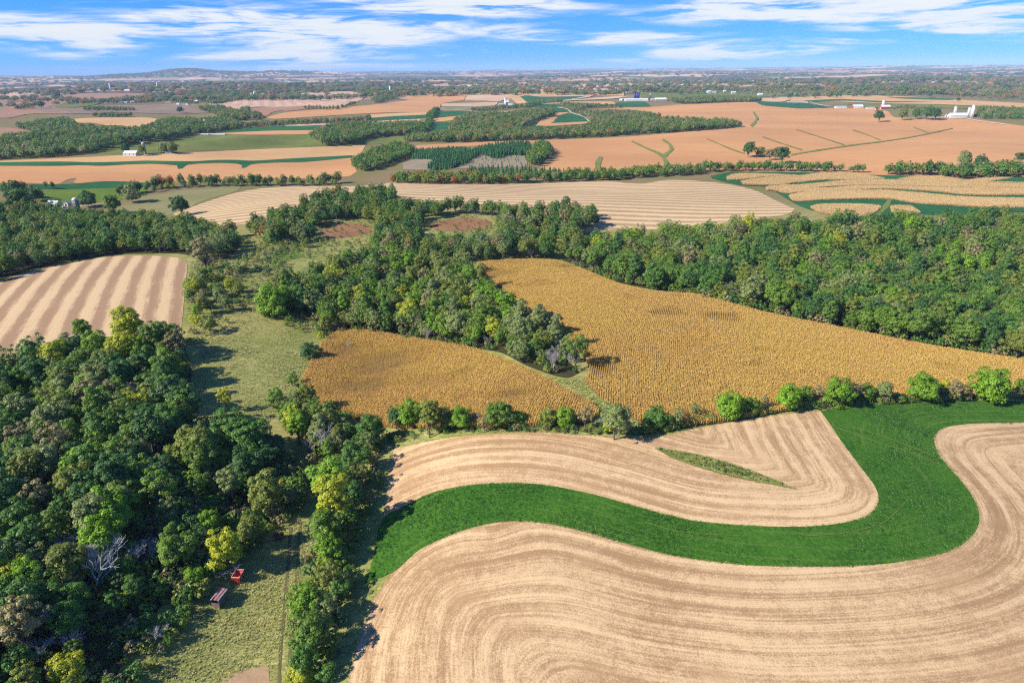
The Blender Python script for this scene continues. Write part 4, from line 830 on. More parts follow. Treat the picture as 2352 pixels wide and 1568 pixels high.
for x, y, r, k, tn, nt in [(980, 110, 150, 'bare', 'bare', 'wide grey bare tree in the middle of the near wood'), (600, 700, 170, 'bare', 'bare', 'large leaning grey bare tree in the near wood'), (250, 740, 120, 'bare', 'bare', 'grey bare tree left of the large leaning one'), (1000, 560, 90, 'bare', 'bare', 'grey bare tree above the box wagon'), (1170, 560, 75, 'bare', 'bare', 'slim grey bare tree nearer the wagons'),
    (1050, 1150, 60, 'bare', 'bare', 'small grey bare tree in the shade below the box wagon'), (430, 1210, 90, 'bare', 'bare', 'grey bare tree low in the near wood'), (1200, 560, 110, 'round', 'mid green', 'mid green tree behind the slim bare one'), (1560, 560, 120, 'round', 'yellow-green', 'yellow-green tree above the red gravity wagon'), (1720, 440, 90, 'round', 'olive', 'olive tree at the meadow edge near the old implement'),
    (1840, 170, 120, 'round', 'olive', 'yellowish olive tree at the shaded meadow corner'), (450, 1400, 110, 'bush', 'yellow-green', 'yellow-green bush at the bottom of the near wood'), (840, 920, 55, 'scrub', 'yellow-green', 'yellowish shrub left of the box wagon'), (1330, 770, 75, 'bush', 'bright green', 'bright green bush left of the red gravity wagon'), (60, 460, 80, 'bare', 'bare', 'grey bare tree at the left frame edge')]: S(D0, x, y, r, k, tn, nt)
for x, y, r, k, tn, nt in [(1375, 155, 46, 'bare', 'bare', 'white dead tree sticking out of the big wood'), (1520, 310, 36, 'bare', 'bare', 'bare trunk at the front of the big wood'), (2290, 240, 80, 'bare', 'bare', 'grey bare tree at the right end of the big wood'), (540, 205, 40, 'round', 'yellow-green', 'small yellow tree at the corn edge of the big wood')]: S(C2, x, y, r, k, tn, nt)
S(C1, 1570, 625, 40, 'bare', 'bare', 'white bare tree in the copse above the grass path'); S(C1, 1060, 420, 60, 'round', 'yellow-green', 'yellow-green tree in the copse by the smaller corn')
for x, y, r, k, tn, nt in [(775, 525, 62, 'oak', 'mid green', 'round tree beside the farmhouse drive'), (1245, 538, 62, 'oak', 'dark green', 'dark round tree on the dry knoll'), (600, 505, 55, 'bush', 'dark green', 'dark bushes along the farmhouse drive'), (900, 470, 60, 'bush', 'grey-green', 'grey-green bush on the knoll edge'),
    (1400, 860, 95, 'loose', 'grey-brown', 'grey twiggy tree at the end of the west wood'), (1410, 935, 50, 'scrub', 'grey-brown', 'grey scrub by the striped field'), (1880, 760, 60, 'bush', 'mid green', 'green bush on the saddle meadow'), (2110, 800, 34, 'scrub', 'mid green', 'small green bush left of the ridge wood'), (1430, 1020, 46, 'scrub', 'deep green', 'dark bush casting a shadow in the upper meadow'),
    (235, 465, 40, 'oak', 'dark green', 'dark pine-like tree behind the farmhouse'), (100, 420, 55, 'oak', 'dark green', 'dark tree left of the farmhouse'), (120, 490, 70, 'oak', 'deep green', 'broad dark tree in front of the farmhouse yard'), (860, 150, 28, 'bush', 'dark green', 'dark tree left of the concrete silo'), (975, 155, 26, 'round', 'olive', 'dull tree behind the white shed'), (1130, 150, 34, 'bush', 'grey-green', 'grey-green tree right of the concrete silo'), (1190, 150, 38, 'bush', 'olive', 'olive tree at the small shed')]: S(A0, x, y, r, k, tn, nt)
for x, y, r, k, tn, nt in [(455, 150, 46, 'oak', 'dark green', 'dark lone tree on the soybean slope'), (535, 178, 34, 'bush', 'olive', 'low olive bush right of the dark lone tree'), (605, 185, 34, 'oak', 'grey-brown', 'dark reddish tree on the soybean slope'), (690, 185, 50, 'oak', 'dark green', 'wide dark tree at the waterway foot'), (2050, 235, 40, 'oak', 'dark green', 'tall dark tree above the contour corn'), (1950, 225, 46, 'round', 'grey-green', 'pale open tree above the contour corn'), (2330, 210, 34, 'oak', 'dark green', 'dark tree cut by the frame, above the contour corn')]: S(A2, x, y, r, k, tn, nt)
def F(fn, x, y, r, kind, tone, note): (u, v), = fn([(x, y)]); return single(u, v, r*.21875, kind, tone, note)
for x, y, r, k, tn, nt in [(840, 405, 55, 'oak', 'dark green', 'dark round tree in front of the red barn farm'), (1080, 390, 52, 'oak', 'olive', 'olive tree between the two right-hand farms'), (1225, 385, 48, 'oak', 'deep green', 'round tree left of the long white barn'), (1340, 375, 60, 'oak', 'deep green', 'large tree nearest the long white barn'), (1430, 385, 55, 'oak', 'dark green', 'dark tree beside the long white barn'), (1360, 185, 28, 'oak', 'dark green', 'dark lone tree behind the orange strips'), (1668, 238, 20, 'oak', 'dark green', 'small lone tree on the orange strips')]: F(B4, x, y, r, k, tn, nt)
for x, y, r, k, tn, nt in [(597, 197, 36, 'oak', 'dark green', 'round lone tree on the reddish brown field'), (430, 292, 34, 'oak', 'dark green', 'lone tree left of the grey pasture'), (1885, 345, 32, 'oak', 'dark green', 'lone tree on the mauve fallow field')]: F(B0, x, y, r, k, tn, nt)

# woods of the middle distance and the far country: masses
def mass(name, label, uv, spacing, tones, smin, smax, holes=(), pts=None):
    if pts is None:
        xy = unproj(smooth(uv, True, 14)); x0, y0 = xy.min(0); x1, y1 = xy.max(0); hs = [unproj(smooth(h)) for h in holes]
        gx, gy = np.meshgrid(np.arange(x0, x1, spacing), np.arange(y0, y1, spacing), indexing='ij')
        gx = (gx+rng.uniform(-.45, .45, gx.shape)*spacing).ravel(); gy = (gy+rng.uniform(-.45, .45, gy.shape)*spacing).ravel()
        k = inside(xy, gx, gy)
        for h in hs: k &= ~inside(h, gx, gy)
        gx, gy = gx[k], gy[k]
    else: gx, gy = pts
    c, idx = TC['far_woods']; n = len(gx)
    pk = [random.choice(idx[(random.choice(['round', 'oak']), choose(tones))]) for _ in range(n)]
    s = rng.uniform(smin, smax, n)
    return scatter(name, np.stack([gx, gy, hgt(gx, gy)], 1), rng.uniform(0, 6.28, n), np.stack([s*1.08, s*1.08, s], 1), pk, c, label, 'woodland')
fw = FT['far']; fb = [('grey-brown', 4), ('olive', 1.4), ('dark green', 1.6), ('deep green', 1), ('russet', .6)]
mass('woodland', 'dark woods filling the valley at the far left', [(-80, 306), (0, 298), (60, 292), (110, 282), (165, 279), (172, 290), (230, 301), (305, 304), (350, 295), (380, 284), (430, 280), (480, 281), (520, 278), (560, 292), (500, 302), (440, 311), (390, 322), (330, 329), (270, 338), (240, 346), (215, 353), (120, 362), (40, 366), (-80, 372)], 11, FT['ridge'][:5]+[('grey-brown', .7)], .8, 1.25,
     holes=[B0([(-200, 515), (0, 530), (200, 550), (450, 615), (300, 645), (100, 660), (-200, 690)]), B0([(670, 480), (780, 445), (1000, 430), (1300, 424), (1500, 426), (1680, 445), (1650, 475), (1500, 530), (1420, 555), (1300, 530), (1000, 500), (850, 495)])])
mass('woodland', 'wood on the rolling pasture with a russet front row', B1([(1160, 660), (1230, 610), (1400, 560), (1600, 540), (1900, 530), (2300, 520), (2352, 560), (2300, 605), (1900, 640), (1700, 670), (1660, 710), (1280, 730), (1300, 680)]), 10, FT['ridge'], .85, 1.25)
mass('woodland', 'hedge of trees along the top of the rolling pasture', B1([(-100, 620), (100, 560), (400, 530), (800, 500), (1200, 480), (1700, 460), (1780, 440), (1790, 470), (1350, 495), (900, 515), (400, 555), (150, 590)]), 12, fw, .6, 1.0)
mass('tree_lane', 'dark tree lane running away between green fields', B2([(40, 690), (120, 650), (230, 600), (270, 520), (290, 440), (330, 390), (390, 350), (410, 370), (360, 420), (340, 480), (310, 560), (260, 620), (200, 680)]), 10, FT['ridge'][:3], .8, 1.15)
mass('woodland', 'grey-green wood in the centre behind the soybean slope', B2([(520, 575), (540, 520), (700, 430), (820, 418), (1000, 428), (1200, 412), (1380, 372), (1600, 368), (1630, 405), (1500, 450), (1380, 495), (1240, 560), (1000, 585), (800, 590)]), 11, fw+[('mid green', 1)], .8, 1.2)
mass('woodland', 'long band of woods along the top of the soybean slope', B2([(60, 690), (380, 628), (600, 612), (900, 596), (1200, 572), (1500, 585), (1800, 572), (2000, 548), (2000, 450), (1960, 400)])+B3([(200, 395), (500, 410), (690, 440), (690, 465), (820, 475), (1180, 490), (1400, 505), (1590, 527), (1100, 572), (500, 608), (0, 642)])+B2([(1960, 642), (1200, 672), (600, 692)]), 10, fw+[('mid green', 1.5)], .75, 1.15)
mass('woodland', 'row of trees left of the dairy hill', B3([(780, 260), (960, 262), (1200, 235), (1600, 240), (1760, 258), (1700, 268), (1400, 275), (960, 290), (860, 275)]), 12, fw, .9, 1.3)
mass('woodland', 'dark deciduous wood left of the young conifers', A1([(80, 285), (130, 235), (250, 180), (420, 145), (500, 175), (490, 210), (380, 250), (260, 295), (130, 308)]), 8.5, FT['ridge'][:4], .75, 1.1)
mass('woodland', 'deciduous clump right of the young conifers', A1([(1285, 270), (1295, 215), (1335, 160), (1390, 135), (1440, 170), (1440, 205), (1400, 255), (1335, 280)]), 8.5, FT['ridge'][:4], .8, 1.15)
mass('woodland', 'autumn-tinted row of trees below the young conifers', A1([(310, 388), (500, 370), (900, 372), (1300, 372), (1350, 385), (1200, 395), (700, 398), (400, 395)]), 7.5, FT['ridge'][:6]+[('russet', 2.2), ('yellow-green' if 0 else 'olive', 1)], .6, 1.0)
mass('woodland', 'scrubby belt below the soybean slope', A1([(1340, 385), (1500, 382), (1900, 372), (2100, 352), (2380, 340)])+A2([(300, 312), (1100, 315), (1250, 326), (1240, 312), (800, 298), (300, 296), (0, 310)])+A1([(2200, 320), (1800, 340), (1500, 352), (1350, 355)]), 8, FT['ridge'][:5]+[('mid green', 3)], .55, .95)
mass('woodland', 'tall trees above the contour corn strips', A2([(1385, 332), (1480, 337), (1700, 342), (1850, 362), (2000, 362), (2352, 352), (2800, 360), (2800, 310), (2352, 305), (2200, 305), (2000, 315), (1700, 322), (1450, 318)]), 9, FT['ridge'][:5], .8, 1.25)
mass('woodland', 'woods behind the long white barn', B4([(1850, 400), (1900, 350), (2352, 370), (2700, 400), (2700, 480), (2352, 455), (2000, 450), (1870, 440)]), 12, fw, .7, 1.05)
mass('woodland', 'shrubby row behind the red barn farm', B4([(960, 350), (1040, 318), (1200, 325), (1500, 335), (1500, 350), (1200, 345), (1050, 345)]), 14, fw, .4, .7)
mass('woodland', 'hedge by the pointed white farmstead', B2([(740, 365), (900, 345), (1150, 325), (1300, 310), (1480, 270), (1700, 262), (1700, 272), (1500, 295), (1330, 330), (1100, 352), (850, 372)]), 14, fw, .6, 1.0)
mass('woodland', 'belt of trees left of the dairy field', B2([(1670, 310), (1750, 305), (2000, 318), (2330, 320), (2330, 332), (1950, 338), (1850, 385), (1900, 400), (1960, 440), (1900, 420), (1780, 360)]), 13, fw, .7, 1.1)
mass('woodland', 'wood between the hamlet and the oval tan field', B0([(2080, 350), (2200, 330), (2352, 340), (2450, 370), (2600, 420), (2500, 470), (2352, 460), (2250, 400)]), 13, fw, .8, 1.2)
mass('woodland', 'tree clumps through the hillside hamlet', B0([(1050, 262), (1180, 238), (1400, 222), (1560, 205), (1700, 200), (1760, 230), (1950, 262), (2100, 292), (2000, 300), (1700, 262), (1450, 282), (1300, 268)]), 26, fw, .7, 1.1)
mass('woodland', 'dark wood on the rise right of the hamlet', B0([(1800, 175), (2000, 160), (2352, 165), (2600, 170), (2760, 190), (2700, 215), (2560, 240), (2400, 275), (2250, 290), (2150, 270), (2000, 210), (1850, 190)]), 16, fw, .8, 1.2)
mass('woodland', 'row of trees through the mauve fallow', B0([(840, 362), (1000, 335), (1150, 340), (1430, 352), (1420, 362), (1100, 362)]), 15, fw, .7, 1.0)
mass('woodland', 'tree row along the oval tan field', B0([(960, 425), (1100, 415), (1250, 412), (1400, 418), (1400, 428), (1000, 436)]), 14, fw, .8, 1.1)
mass('woodland', 'small clumps on the reddish brown field edge', B0([(150, 345), (250, 318), (350, 305), (360, 312), (260, 335), (180, 350)]), 14, fw, .7, 1.0)
mass('woodland', 'dark wood below the brown field in the centre left', B1([(420, 400), (440, 360), (520, 350), (520, 410), (640, 420), (640, 470), (560, 455), (330, 480), (300, 430)]), 13, fw, .8, 1.2)
mass('woodland', 'hedge clumps on the brown field', B1([(1090, 345), (1150, 330), (1300, 340), (1480, 330), (1640, 285), (1650, 295), (1500, 345), (1250, 355)]), 16, fw, .7, 1.0)
mass('woodland', 'trees at the far farm left of the upland', B1([(1600, 165), (1800, 155), (1950, 150), (2150, 165), (2180, 190), (2000, 250), (1850, 290), (1800, 250), (1950, 200), (1700, 185)]), 16, fw, .8, 1.2)
mass('woodland', 'dark clump on the central upland edge', B2([(310, 185), (420, 160), (540, 148), (545, 165), (400, 182)]), 16, fw, .9, 1.2)
mass('woodland', 'tree clumps through the far village', B2([(560, 120), (700, 105), (1100, 95), (1200, 112), (1480, 118), (1470, 130), (1150, 128), (700, 130)]), 30, fw, .8, 1.3)
mass('woodland', 'broken woods behind the dairy', B3([(820, 165), (1000, 140), (1500, 128), (2000, 150), (2300, 175), (2300, 200), (1800, 190), (1300, 182), (900, 176)]), 40, fb, .9, 1.2)
mass('woodland', 'woods behind the orange strips at right', B4([(-100, 160), (400, 150), (1000, 160), (1400, 180), (1900, 240), (2500, 270), (2500, 200), (2000, 130), (1200, 110), (400, 100), (-100, 120)]), 44, fb, .9, 1.2)
# woods and hedges of the far country, in drawn-out belts
def far_belts():
    X, Y = [], []
    R = np.random.default_rng(77)
    for k in range(430):
        d = float(np.exp(R.uniform(math.log(3600), math.log(26000)))); a = R.uniform(-.80, .80)
        cx, cy = d*math.sin(a), d*math.cos(a); L = R.uniform(150, 620)*(1+d/9000); w = R.uniform(18, 110)*(1+d/9000); t = R.normal(0, .35)
        n = int(min(420, L*w/(28+d/150)**2*2.2))
        p = R.uniform(-1, 1, (n, 2)); p = p[(p**2).sum(1) < 1]
        X.append(cx+p[:, 0]*L*math.cos(t)-p[:, 1]*w*math.sin(t)); Y.append(cy+p[:, 0]*L*math.sin(t)+p[:, 1]*w*math.cos(t))
    return np.concatenate(X), np.concatenate(Y)
bx, by = far_belts()
o = mass('woodland', 'far belts of woods fading into the haze under the skyline', None, 0, fb, 1.2, 2.0, pts=(bx, by))
sc_ = np.empty(len(bx)*3, np.float32); o.data.attributes['scl'].data.foreach_get('vector', sc_); sc_ = sc_.reshape(-1, 3)
dd_ = np.hypot(bx, by); sc_[:, :2] *= (1+dd_/5200)[:, None]; o.data.attributes['scl'].data.foreach_set('vector', sc_.ravel())

# trees on the mound
_R = np.random.default_rng(5); ma = AZ(430); mp = _R.normal(0, 1, (1500, 2))*np.array([[1150, 520]])
mx = 16800*math.sin(ma)+mp[:, 0]*math.cos(ma)+mp[:, 1]*math.sin(ma); my = 16800*math.cos(ma)-mp[:, 0]*math.sin(ma)+mp[:, 1]*math.cos(ma)
o = mass('woodland', 'woods clothing the low mound on the skyline', None, 0, fb, 1.1, 1.7, pts=(mx, my))
sc_ = np.empty(len(mx)*3, np.float32); o.data.attributes['scl'].data.foreach_get('vector', sc_); sc_ = sc_.reshape(-1, 3); sc_[:, :2] *= 3.4; o.data.attributes['scl'].data.foreach_set('vector', sc_.ravel())
# young conifers
CON = tcol('conifers')
for q in range(3):
    R = np.random.default_rng(50+q); v, f = cards(*conifer_pts(R, 260, .62), R); template(CON, 'c%d' % q, mesh('conifer', v, f, LM['blue-green']))
def conifers(label, uv, spacing, smin, smax):
    xy = unproj(smooth(uv, True, 10)); x0, y0 = xy.min(0); x1, y1 = xy.max(0)
    gx, gy = np.meshgrid(np.arange(x0, x1, spacing), np.arange(y0, y1, spacing), indexing='ij')
    gx = (gx+rng.uniform(-.4, .4, gx.shape)*spacing).ravel(); gy = (gy+rng.uniform(-.4, .4, gy.shape)*spacing).ravel(); k = inside(xy, gx, gy); gx, gy = gx[k], gy[k]; n = len(gx)
    scatter('conifer_plantation', np.stack([gx, gy, hgt(gx, gy)], 1), rng.uniform(0, 6.28, n), rng.uniform(smin, smax, n), rng.integers(0, 3, n), CON, label, 'conifers')
patch('scrubland', A1([(420, 250), (560, 215), (700, 200), (900, 210), (960, 200), (1250, 180), (1280, 230), (1280, 280), (1000, 285), (600, 300), (430, 300)]), 'greyscrub', 2, 'greyish rough ground among the young conifers')
conifers('dense young conifers left of the grey scrub', A1([(490, 225), (520, 178), (700, 170), (760, 165), (900, 180), (960, 205), (880, 245), (800, 285), (620, 305), (590, 285), (650, 230)]), 4.6, .7, 1.15)
conifers('dense dark young conifers on the slope top', A1([(900, 180), (950, 165), (1100, 132), (1300, 125), (1310, 155), (1270, 200), (1150, 202), (1080, 228), (960, 195)]), 4.6, .7, 1.15)
conifers('scattered small conifers on the grey scrub', A1([(830, 280), (960, 225), (1250, 205), (1270, 280), (1000, 285)]), 11, .25, .5)
conifers('low conifer row behind the autumn-tinted trees', A1([(850, 330), (900, 300), (1300, 300), (1500, 320), (1900, 330), (1900, 345), (1400, 350), (1000, 345)]), 6, .6, .95)

# ---------------------------------------------------------------- single trees become things, the rest of each wood a mass
LABEL = {'near wood': 'the near wood', 'hedgerow wood': 'the clump heading the meadow tree line', 'middle copse': 'the copse between the corn fields', 'ridge wood': 'the ridge wood', 'big wood': 'the big wood behind the large corn field',
         'west wood': 'the wood behind the striped field', 'meadow thicket': 'the thicket beside the striped field', 'long hedge': 'the long hedge row', 'farmstead trees': 'the trees round the white farmhouse'}
SHORT = {'hedgerow wood': 'clump above tree line', 'middle copse': 'copse between corn fields', 'big wood': 'big wood', 'ridge wood': 'ridge wood', 'west wood': 'wood behind striped field', 'meadow thicket': 'thicket beside striped field', 'long hedge': 'long hedge row', 'farmstead trees': 'farmhouse trees'}
P3 = np.array([(t['x'], t['y'], 0) for t in TREES]); P3[:, 2] = hgt(P3[:, 0], P3[:, 1])
for t, p in zip(TREES, P3): t['z'] = p[2]
pr = project(P3+np.array([[0, 0, 7.0]]))
for t, q in zip(TREES, pr): t['u'], t['v'], t['d'] = q; t['size'] = HGT[t['kind']]*t['s']/q[2] if (-30 < q[0] < IW+30 and q[1] < IH+40) else 0
wild = [t for t in TREES if t['region'] != 'single']
wild.sort(key=lambda t: -t['size'])
NSING = 290
chosen, rest = wild[:NSING], wild[NSING:]
ORD = ['first', 'second', 'third', 'fourth', 'fifth', 'sixth', 'seventh', 'eighth', 'ninth', 'tenth', 'eleventh', 'twelfth', 'thirteenth', 'fourteenth', 'fifteenth', 'sixteenth', 'seventeenth', 'eighteenth', 'nineteenth', 'twentieth'] + ['%dth' % i for i in range(21, 80)]
SHAPE = {'oak': 'broad', 'round': 'rounded', 'tall': 'slender', 'loose': 'thin-leaved', 'bush': 'bushy', 'bare': 'bare'}
cls = {}
for t in chosen:
    b = 'front' if t['v'] > 1280 else ('middle' if t['v'] > 1050 else 'back')
    t['part'] = b if t['region'] == 'near wood' else ''
    if t['kind'] == 'bare': t['tone'] = 'bare'
    cls.setdefault((t['region'], t['part'], t['kind'], t['tone']), []).append(t)
for (rg, pt, kd, tn), L in cls.items():
    L.sort(key=lambda t: t['u'])
    where = pt+' of near wood' if pt else SHORT[rg]
    nm = ('grey bare tree' if kd == 'bare' else '%s %s tree' % (SHAPE[kd], tn))
    for i, t in enumerate(L):
        t['label'] = ('only %s, %s' % (nm, where)) if len(L) == 1 else ('%s from left of the %ss, %s' % (ORD[i], nm, where))
        t['group'] = 'trees of '+LABEL[rg]
def plant(t):
    k = t['kind']; R = random.Random(int(abs(t['x']*131+t['y']*17)))
    loc = (t['x'], t['y'], t['z']); s = t['s']; sx = s*R.uniform(.92, 1.1)
    bushy = k in ('bush', 'scrub'); name = 'bare_tree' if k == 'bare' else ('bush' if bushy else 'broadleaf_tree')
    if k == 'bare':
        o = obj(name, R.choice(BARE), None, loc, R.uniform(0, 6.28) if t.get('note') is None else R.uniform(-.8, .8), (sx, sx, s))
        tag(o, t['label'], 'tree', t.get('group')); return o
    e = empty(name, loc, R.uniform(0, 6.28), 1); e.scale = (sx, sx*R.uniform(.94, 1.06), s)
    cm, tm = R.choice(NEAR[k])
    c = obj('crown' if not bushy else 'foliage', cm, e); c.material_slots[0].link = 'OBJECT'; c.material_slots[0].material = LM[t['tone']]
    obj('trunk' if not bushy else 'stem', tm, e)
    tag(e, t['label'], 'bush' if bushy else 'tree', t.get('group')); return e
for t in chosen: plant(t)
for t in TREES:
    if t['region'] == 'single':
        t['label'] = t['note']; t['group'] = None; plant(t)
mc, midx = TC['mid_woods']
for rg in LABEL:
    L = [t for t in rest if t['region'] == rg]
    if not L: continue
    pk = []
    for t in L:
        k = t['kind']; k = 'round' if k in ('tall', 'bush') else k
        pk.append(random.choice(midx[('bare', 'bare')] if k == 'bare' else midx[(k, t['tone'])]))
    s = np.array([t['s'] for t in L]); st = np.array([1.15 if t['kind'] == 'tall' else 1. for t in L])
    scatter('woodland', [(t['x'], t['y'], t['z']) for t in L], rng.uniform(0, 6.28, len(L)), np.stack([s/st, s/st, s*st], 1), pk, mc, 'remaining trees of '+LABEL[rg]+', seen as one mass', 'woodland')

# ---------------------------------------------------------------- undergrowth and tall meadow grass
UG = tcol('undergrowth_shrubs'); i_ = 0
for tn in ('dark green', 'deep green', 'mid green', 'olive', 'grey-brown'):
    for q in range(2):
        (v, f), (bv, bf) = tree_mesh('scrub', 700+q, 240, .55); template(UG, 'u%02d' % i_, mesh('shrub', v*.55, f, LM[tn])); i_ += 1
def fill(name, label, cat, uv, spacing, smin, smax, col, npick, holes=(), weights=None, tilt=0):
    xy = unproj(smooth(uv, True, 14)); x0, y0 = xy.min(0); x1, y1 = xy.max(0); hs = [unproj(smooth(h)) for h in holes]
    gx, gy = np.meshgrid(np.arange(x0, x1, spacing), np.arange(y0, y1, spacing), indexing='ij')
    gx = (gx+rng.uniform(-.5, .5, gx.shape)*spacing).ravel(); gy = (gy+rng.uniform(-.5, .5, gy.shape)*spacing).ravel(); k = inside(xy, gx, gy)
    for h in hs: k &= ~inside(h, gx, gy)
    gx, gy = gx[k], gy[k]; n = len(gx)
    nz = vnoise(gx, gy, 7, 31)*.5+vnoise(gx, gy, 19, 32)*.5
    s = rng.uniform(smin, smax, n)*(.5+nz); kk = rng.random(n) < .35+nz*.9; gx, gy, s = gx[kk], gy[kk], s[kk]; n = len(gx)
    z = hgt(gx, gy)
    scatter(name, np.stack([gx, gy, z], 1), rng.uniform(0, 6.28, n), s, rng.choice(npick, n, p=weights), col, label, cat)
NW = [(-330, 900), (60, 842), (330, 808), (425, 800), (440, 860), (425, 960), (560, 1000), (672, 1050), (698, 1105), (672, 1155), (598, 1205), (515, 1260), (440, 1315), (380, 1380), (315, 1468), (260, 1568), (215, 1690), (-420, 1690)]
fill('undergrowth', 'shrubby undergrowth on the floor of the near wood', 'undergrowth', NW, 2.5, .6, 1.3, UG, 10)
fill('undergrowth', 'brushy fringe between the near wood and the lower meadow', 'undergrowth', [(672, 1050), (708, 1105), (695, 1168), (632, 1224), (560, 1288), (500, 1330), (462, 1390), (395, 1485), (335, 1568), (290, 1690), (190, 1690), (240, 1568), (295, 1460), (365, 1372), (430, 1305), (505, 1250), (590, 1195), (660, 1148)], 1.9, .4, 1.25, UG, 10)
fill('undergrowth', 'shrubby undergrowth under the copse between the corn fields', 'undergrowth', [(600, 730), (650, 680), (770, 622), (960, 605), (1092, 645), (1175, 722), (1275, 800), (1340, 866), (1300, 874), (1150, 812), (990, 792), (800, 766), (735, 774)], 3.6, .5, 1.2, UG, 10)
fill('undergrowth', 'shrubby undergrowth along the meadow tree line', 'undergrowth', [(640, 960), (700, 940), (870, 1010), (880, 1080), (850, 1180), (820, 1290), (800, 1380), (775, 1480), (760, 1600), (690, 1600), (690, 1480), (700, 1350), (720, 1200), (735, 1100), (690, 1040)], 2.8, .5, 1.15, UG, 10)
fill('undergrowth', 'shrubs along the foot of the big wood', 'undergrowth', [(1290, 600), (1400, 645), (1560, 676), (1800, 730), (2050, 782), (2352, 834), (2352, 815), (2050, 762), (1800, 712), (1560, 660), (1400, 630)], 3.4, .6, 1.4, UG, 10)
fill('undergrowth', 'weedy shrubs under the line of bushes', 'undergrowth', [(880, 1000), (1000, 985), (1200, 985), (1400, 988), (1500, 985), (1660, 962), (1800, 945), (1900, 928), (2352, 905), (2352, 915), (1900, 938), (1660, 970), (1500, 996), (1400, 1000), (1200, 992), (1000, 1000), (900, 1020)], 1.7, .25, .75, UG, 10)
fill('undergrowth', 'brush scattered over the upper meadow', 'undergrowth', [(430, 690), (440, 600), (560, 590), (640, 570), (700, 560), (640, 640), (600, 720), (560, 720), (470, 790), (425, 790)], 5.5, .3, .9, UG, 10)
fill('undergrowth', 'brush on the saddle left of the ridge wood', 'undergrowth', [(545, 545), (600, 545), (700, 550), (860, 565), (860, 590), (720, 600), (640, 590), (560, 570)], 6, .3, .9, UG, 10)
GR = tcol('grass_tufts')
GM = [leafmat('grass_'+n, c, .5, .3, h) for n, c, h in (('green', (.28, .325, .085), (.23, .275, .07)), ('straw', (.46, .405, .155), (.38, .335, .125)), ('dun', (.36, .33, .12), (.30, .275, .10)), ('pale', (.43, .44, .18), (.35, .37, .14)))]
for k, mt in enumerate(GM):
    R = random.Random(k); b = MB()
    for i in range(22):
        a = R.uniform(0, 6.28); r0 = R.uniform(0, .42); L = R.uniform(.35, .7); ln = R.uniform(.6, 1.5); x, y = r0*math.cos(a), r0*math.sin(a); w = R.uniform(.05, .11); bdir = a+R.gauss(0, .9)
        dx, dy = math.cos(bdir), math.sin(bdir)
        b.add([(x-dy*w, y+dx*w, 0), (x+dy*w, y-dx*w, 0), (x+dx*L*ln*.4+dy*w*.8, y+dy*L*ln*.4-dx*w*.8, L*.6), (x+dx*L*ln*.4-dy*w*.8, y+dy*L*ln*.4+dx*w*.8, L*.6), (x+dx*L*ln, y+dy*L*ln, L*.75)], [(0, 1, 2, 3), (3, 2, 4)])
    template(GR, 'g%d' % k, mesh('tuft', b.v, b.f, mt))
fill('grass', 'tall rough grass of the meadow beside the smaller corn field', 'grass', [(420, 930), (440, 860), (470, 800), (560, 740), (600, 730), (735, 715), (735, 770), (700, 850), (690, 890), (650, 940), (560, 1000), (450, 985)], .9, .35, .75, GR, 4, weights=[.35, .15, .15, .35])
fill('grass', 'tawny rough grass of the lower meadow by the wagons', 'grass', [(740, 1090), (720, 1180), (700, 1300), (680, 1420), (665, 1568), (660, 1690), (280, 1690), (340, 1568), (420, 1450), (470, 1370), (540, 1300), (620, 1230), (690, 1160)],   .72, .3, .62, GR, 4, weights=[.22, .36, .14, .28],
     holes=[[(505, 1575), (560, 1540), (612, 1532), (618, 1610), (480, 1610)], stroke([(668, 1210), (651, 1420), (640, 1700)], 7), stroke([(690, 1200), (673, 1420), (662, 1700)], 7)])
fill('grass', 'rough grass of the upper meadow behind the thicket', 'grass', [(430, 790), (430, 690), (440, 600), (560, 590), (640, 570), (720, 560), (640, 650), (600, 725), (470, 800)], 1.3, .5, 1.1, GR, 4, weights=[.45, .1, .25, .2])
fill('grass', 'weedy grass margin along the line of bushes', 'grass', [(900, 1025), (1000, 1000), (1200, 990), (1400, 998), (1500, 995), (1660, 968), (1880, 940), (2352, 915), (2352, 900), (1880, 918), (1640, 955), (1480, 985), (1300, 978), (1000, 985), (880, 1005)], 1.0, .5, 1.1, GR, 4, weights=[.55, .15, .15, .15])
fill('grass', 'weeds on the grass sliver in the upper harvested field', 'grass', [(1503, 1028), (1560, 1036), (1620, 1048), (1700, 1073), (1770, 1098), (1828, 1123), (1760, 1111), (1680, 1094), (1600, 1072), (1540, 1050)], .45, .5, 1.0, GR, 4, weights=[.5, .1, .3, .1])
fill('undergrowth', 'low scrub on the grass sliver in the upper harvested field', 'undergrowth', [(1508, 1030), (1560, 1038), (1620, 1050), (1700, 1075), (1770, 1100), (1815, 1118), (1680, 1090), (1600, 1068), (1545, 1048)], 1.0, .12, .28, UG, 10)
fill('grass', 'tall grass of the waterway between the corn fields', 'grass', [(1250, 866), (1300, 870), (1345, 868), (1400, 925), (1455, 965), (1440, 985), (1385, 945), (1320, 895)], .8, .6, 1.2, GR, 4, weights=[.6, .1, .2, .1])
fill('undergrowth', 'brown scrub dotted over the reddish glades', 'undergrowth', GL1, 5, .2, .6, UG, 10)
fill('undergrowth', 'brown scrub dotted over the central glade', 'undergrowth', GL2, 5, .2, .6, UG, 10)
for ln, lb in ((UPP, 'ragged weeds and straw along the upper edge of the hay strip'), (LOW[:-1], 'ragged weeds and straw along the lower edge of the hay strip'), (TOP, 'weeds along the top edge of the upper harvested field')):
    fill('grass', lb, 'grass', stroke(ln, 9), .42, .18, .5, GR, 4, weights=[.4, .3, .15, .15])
HY = tcol('hay_plants')
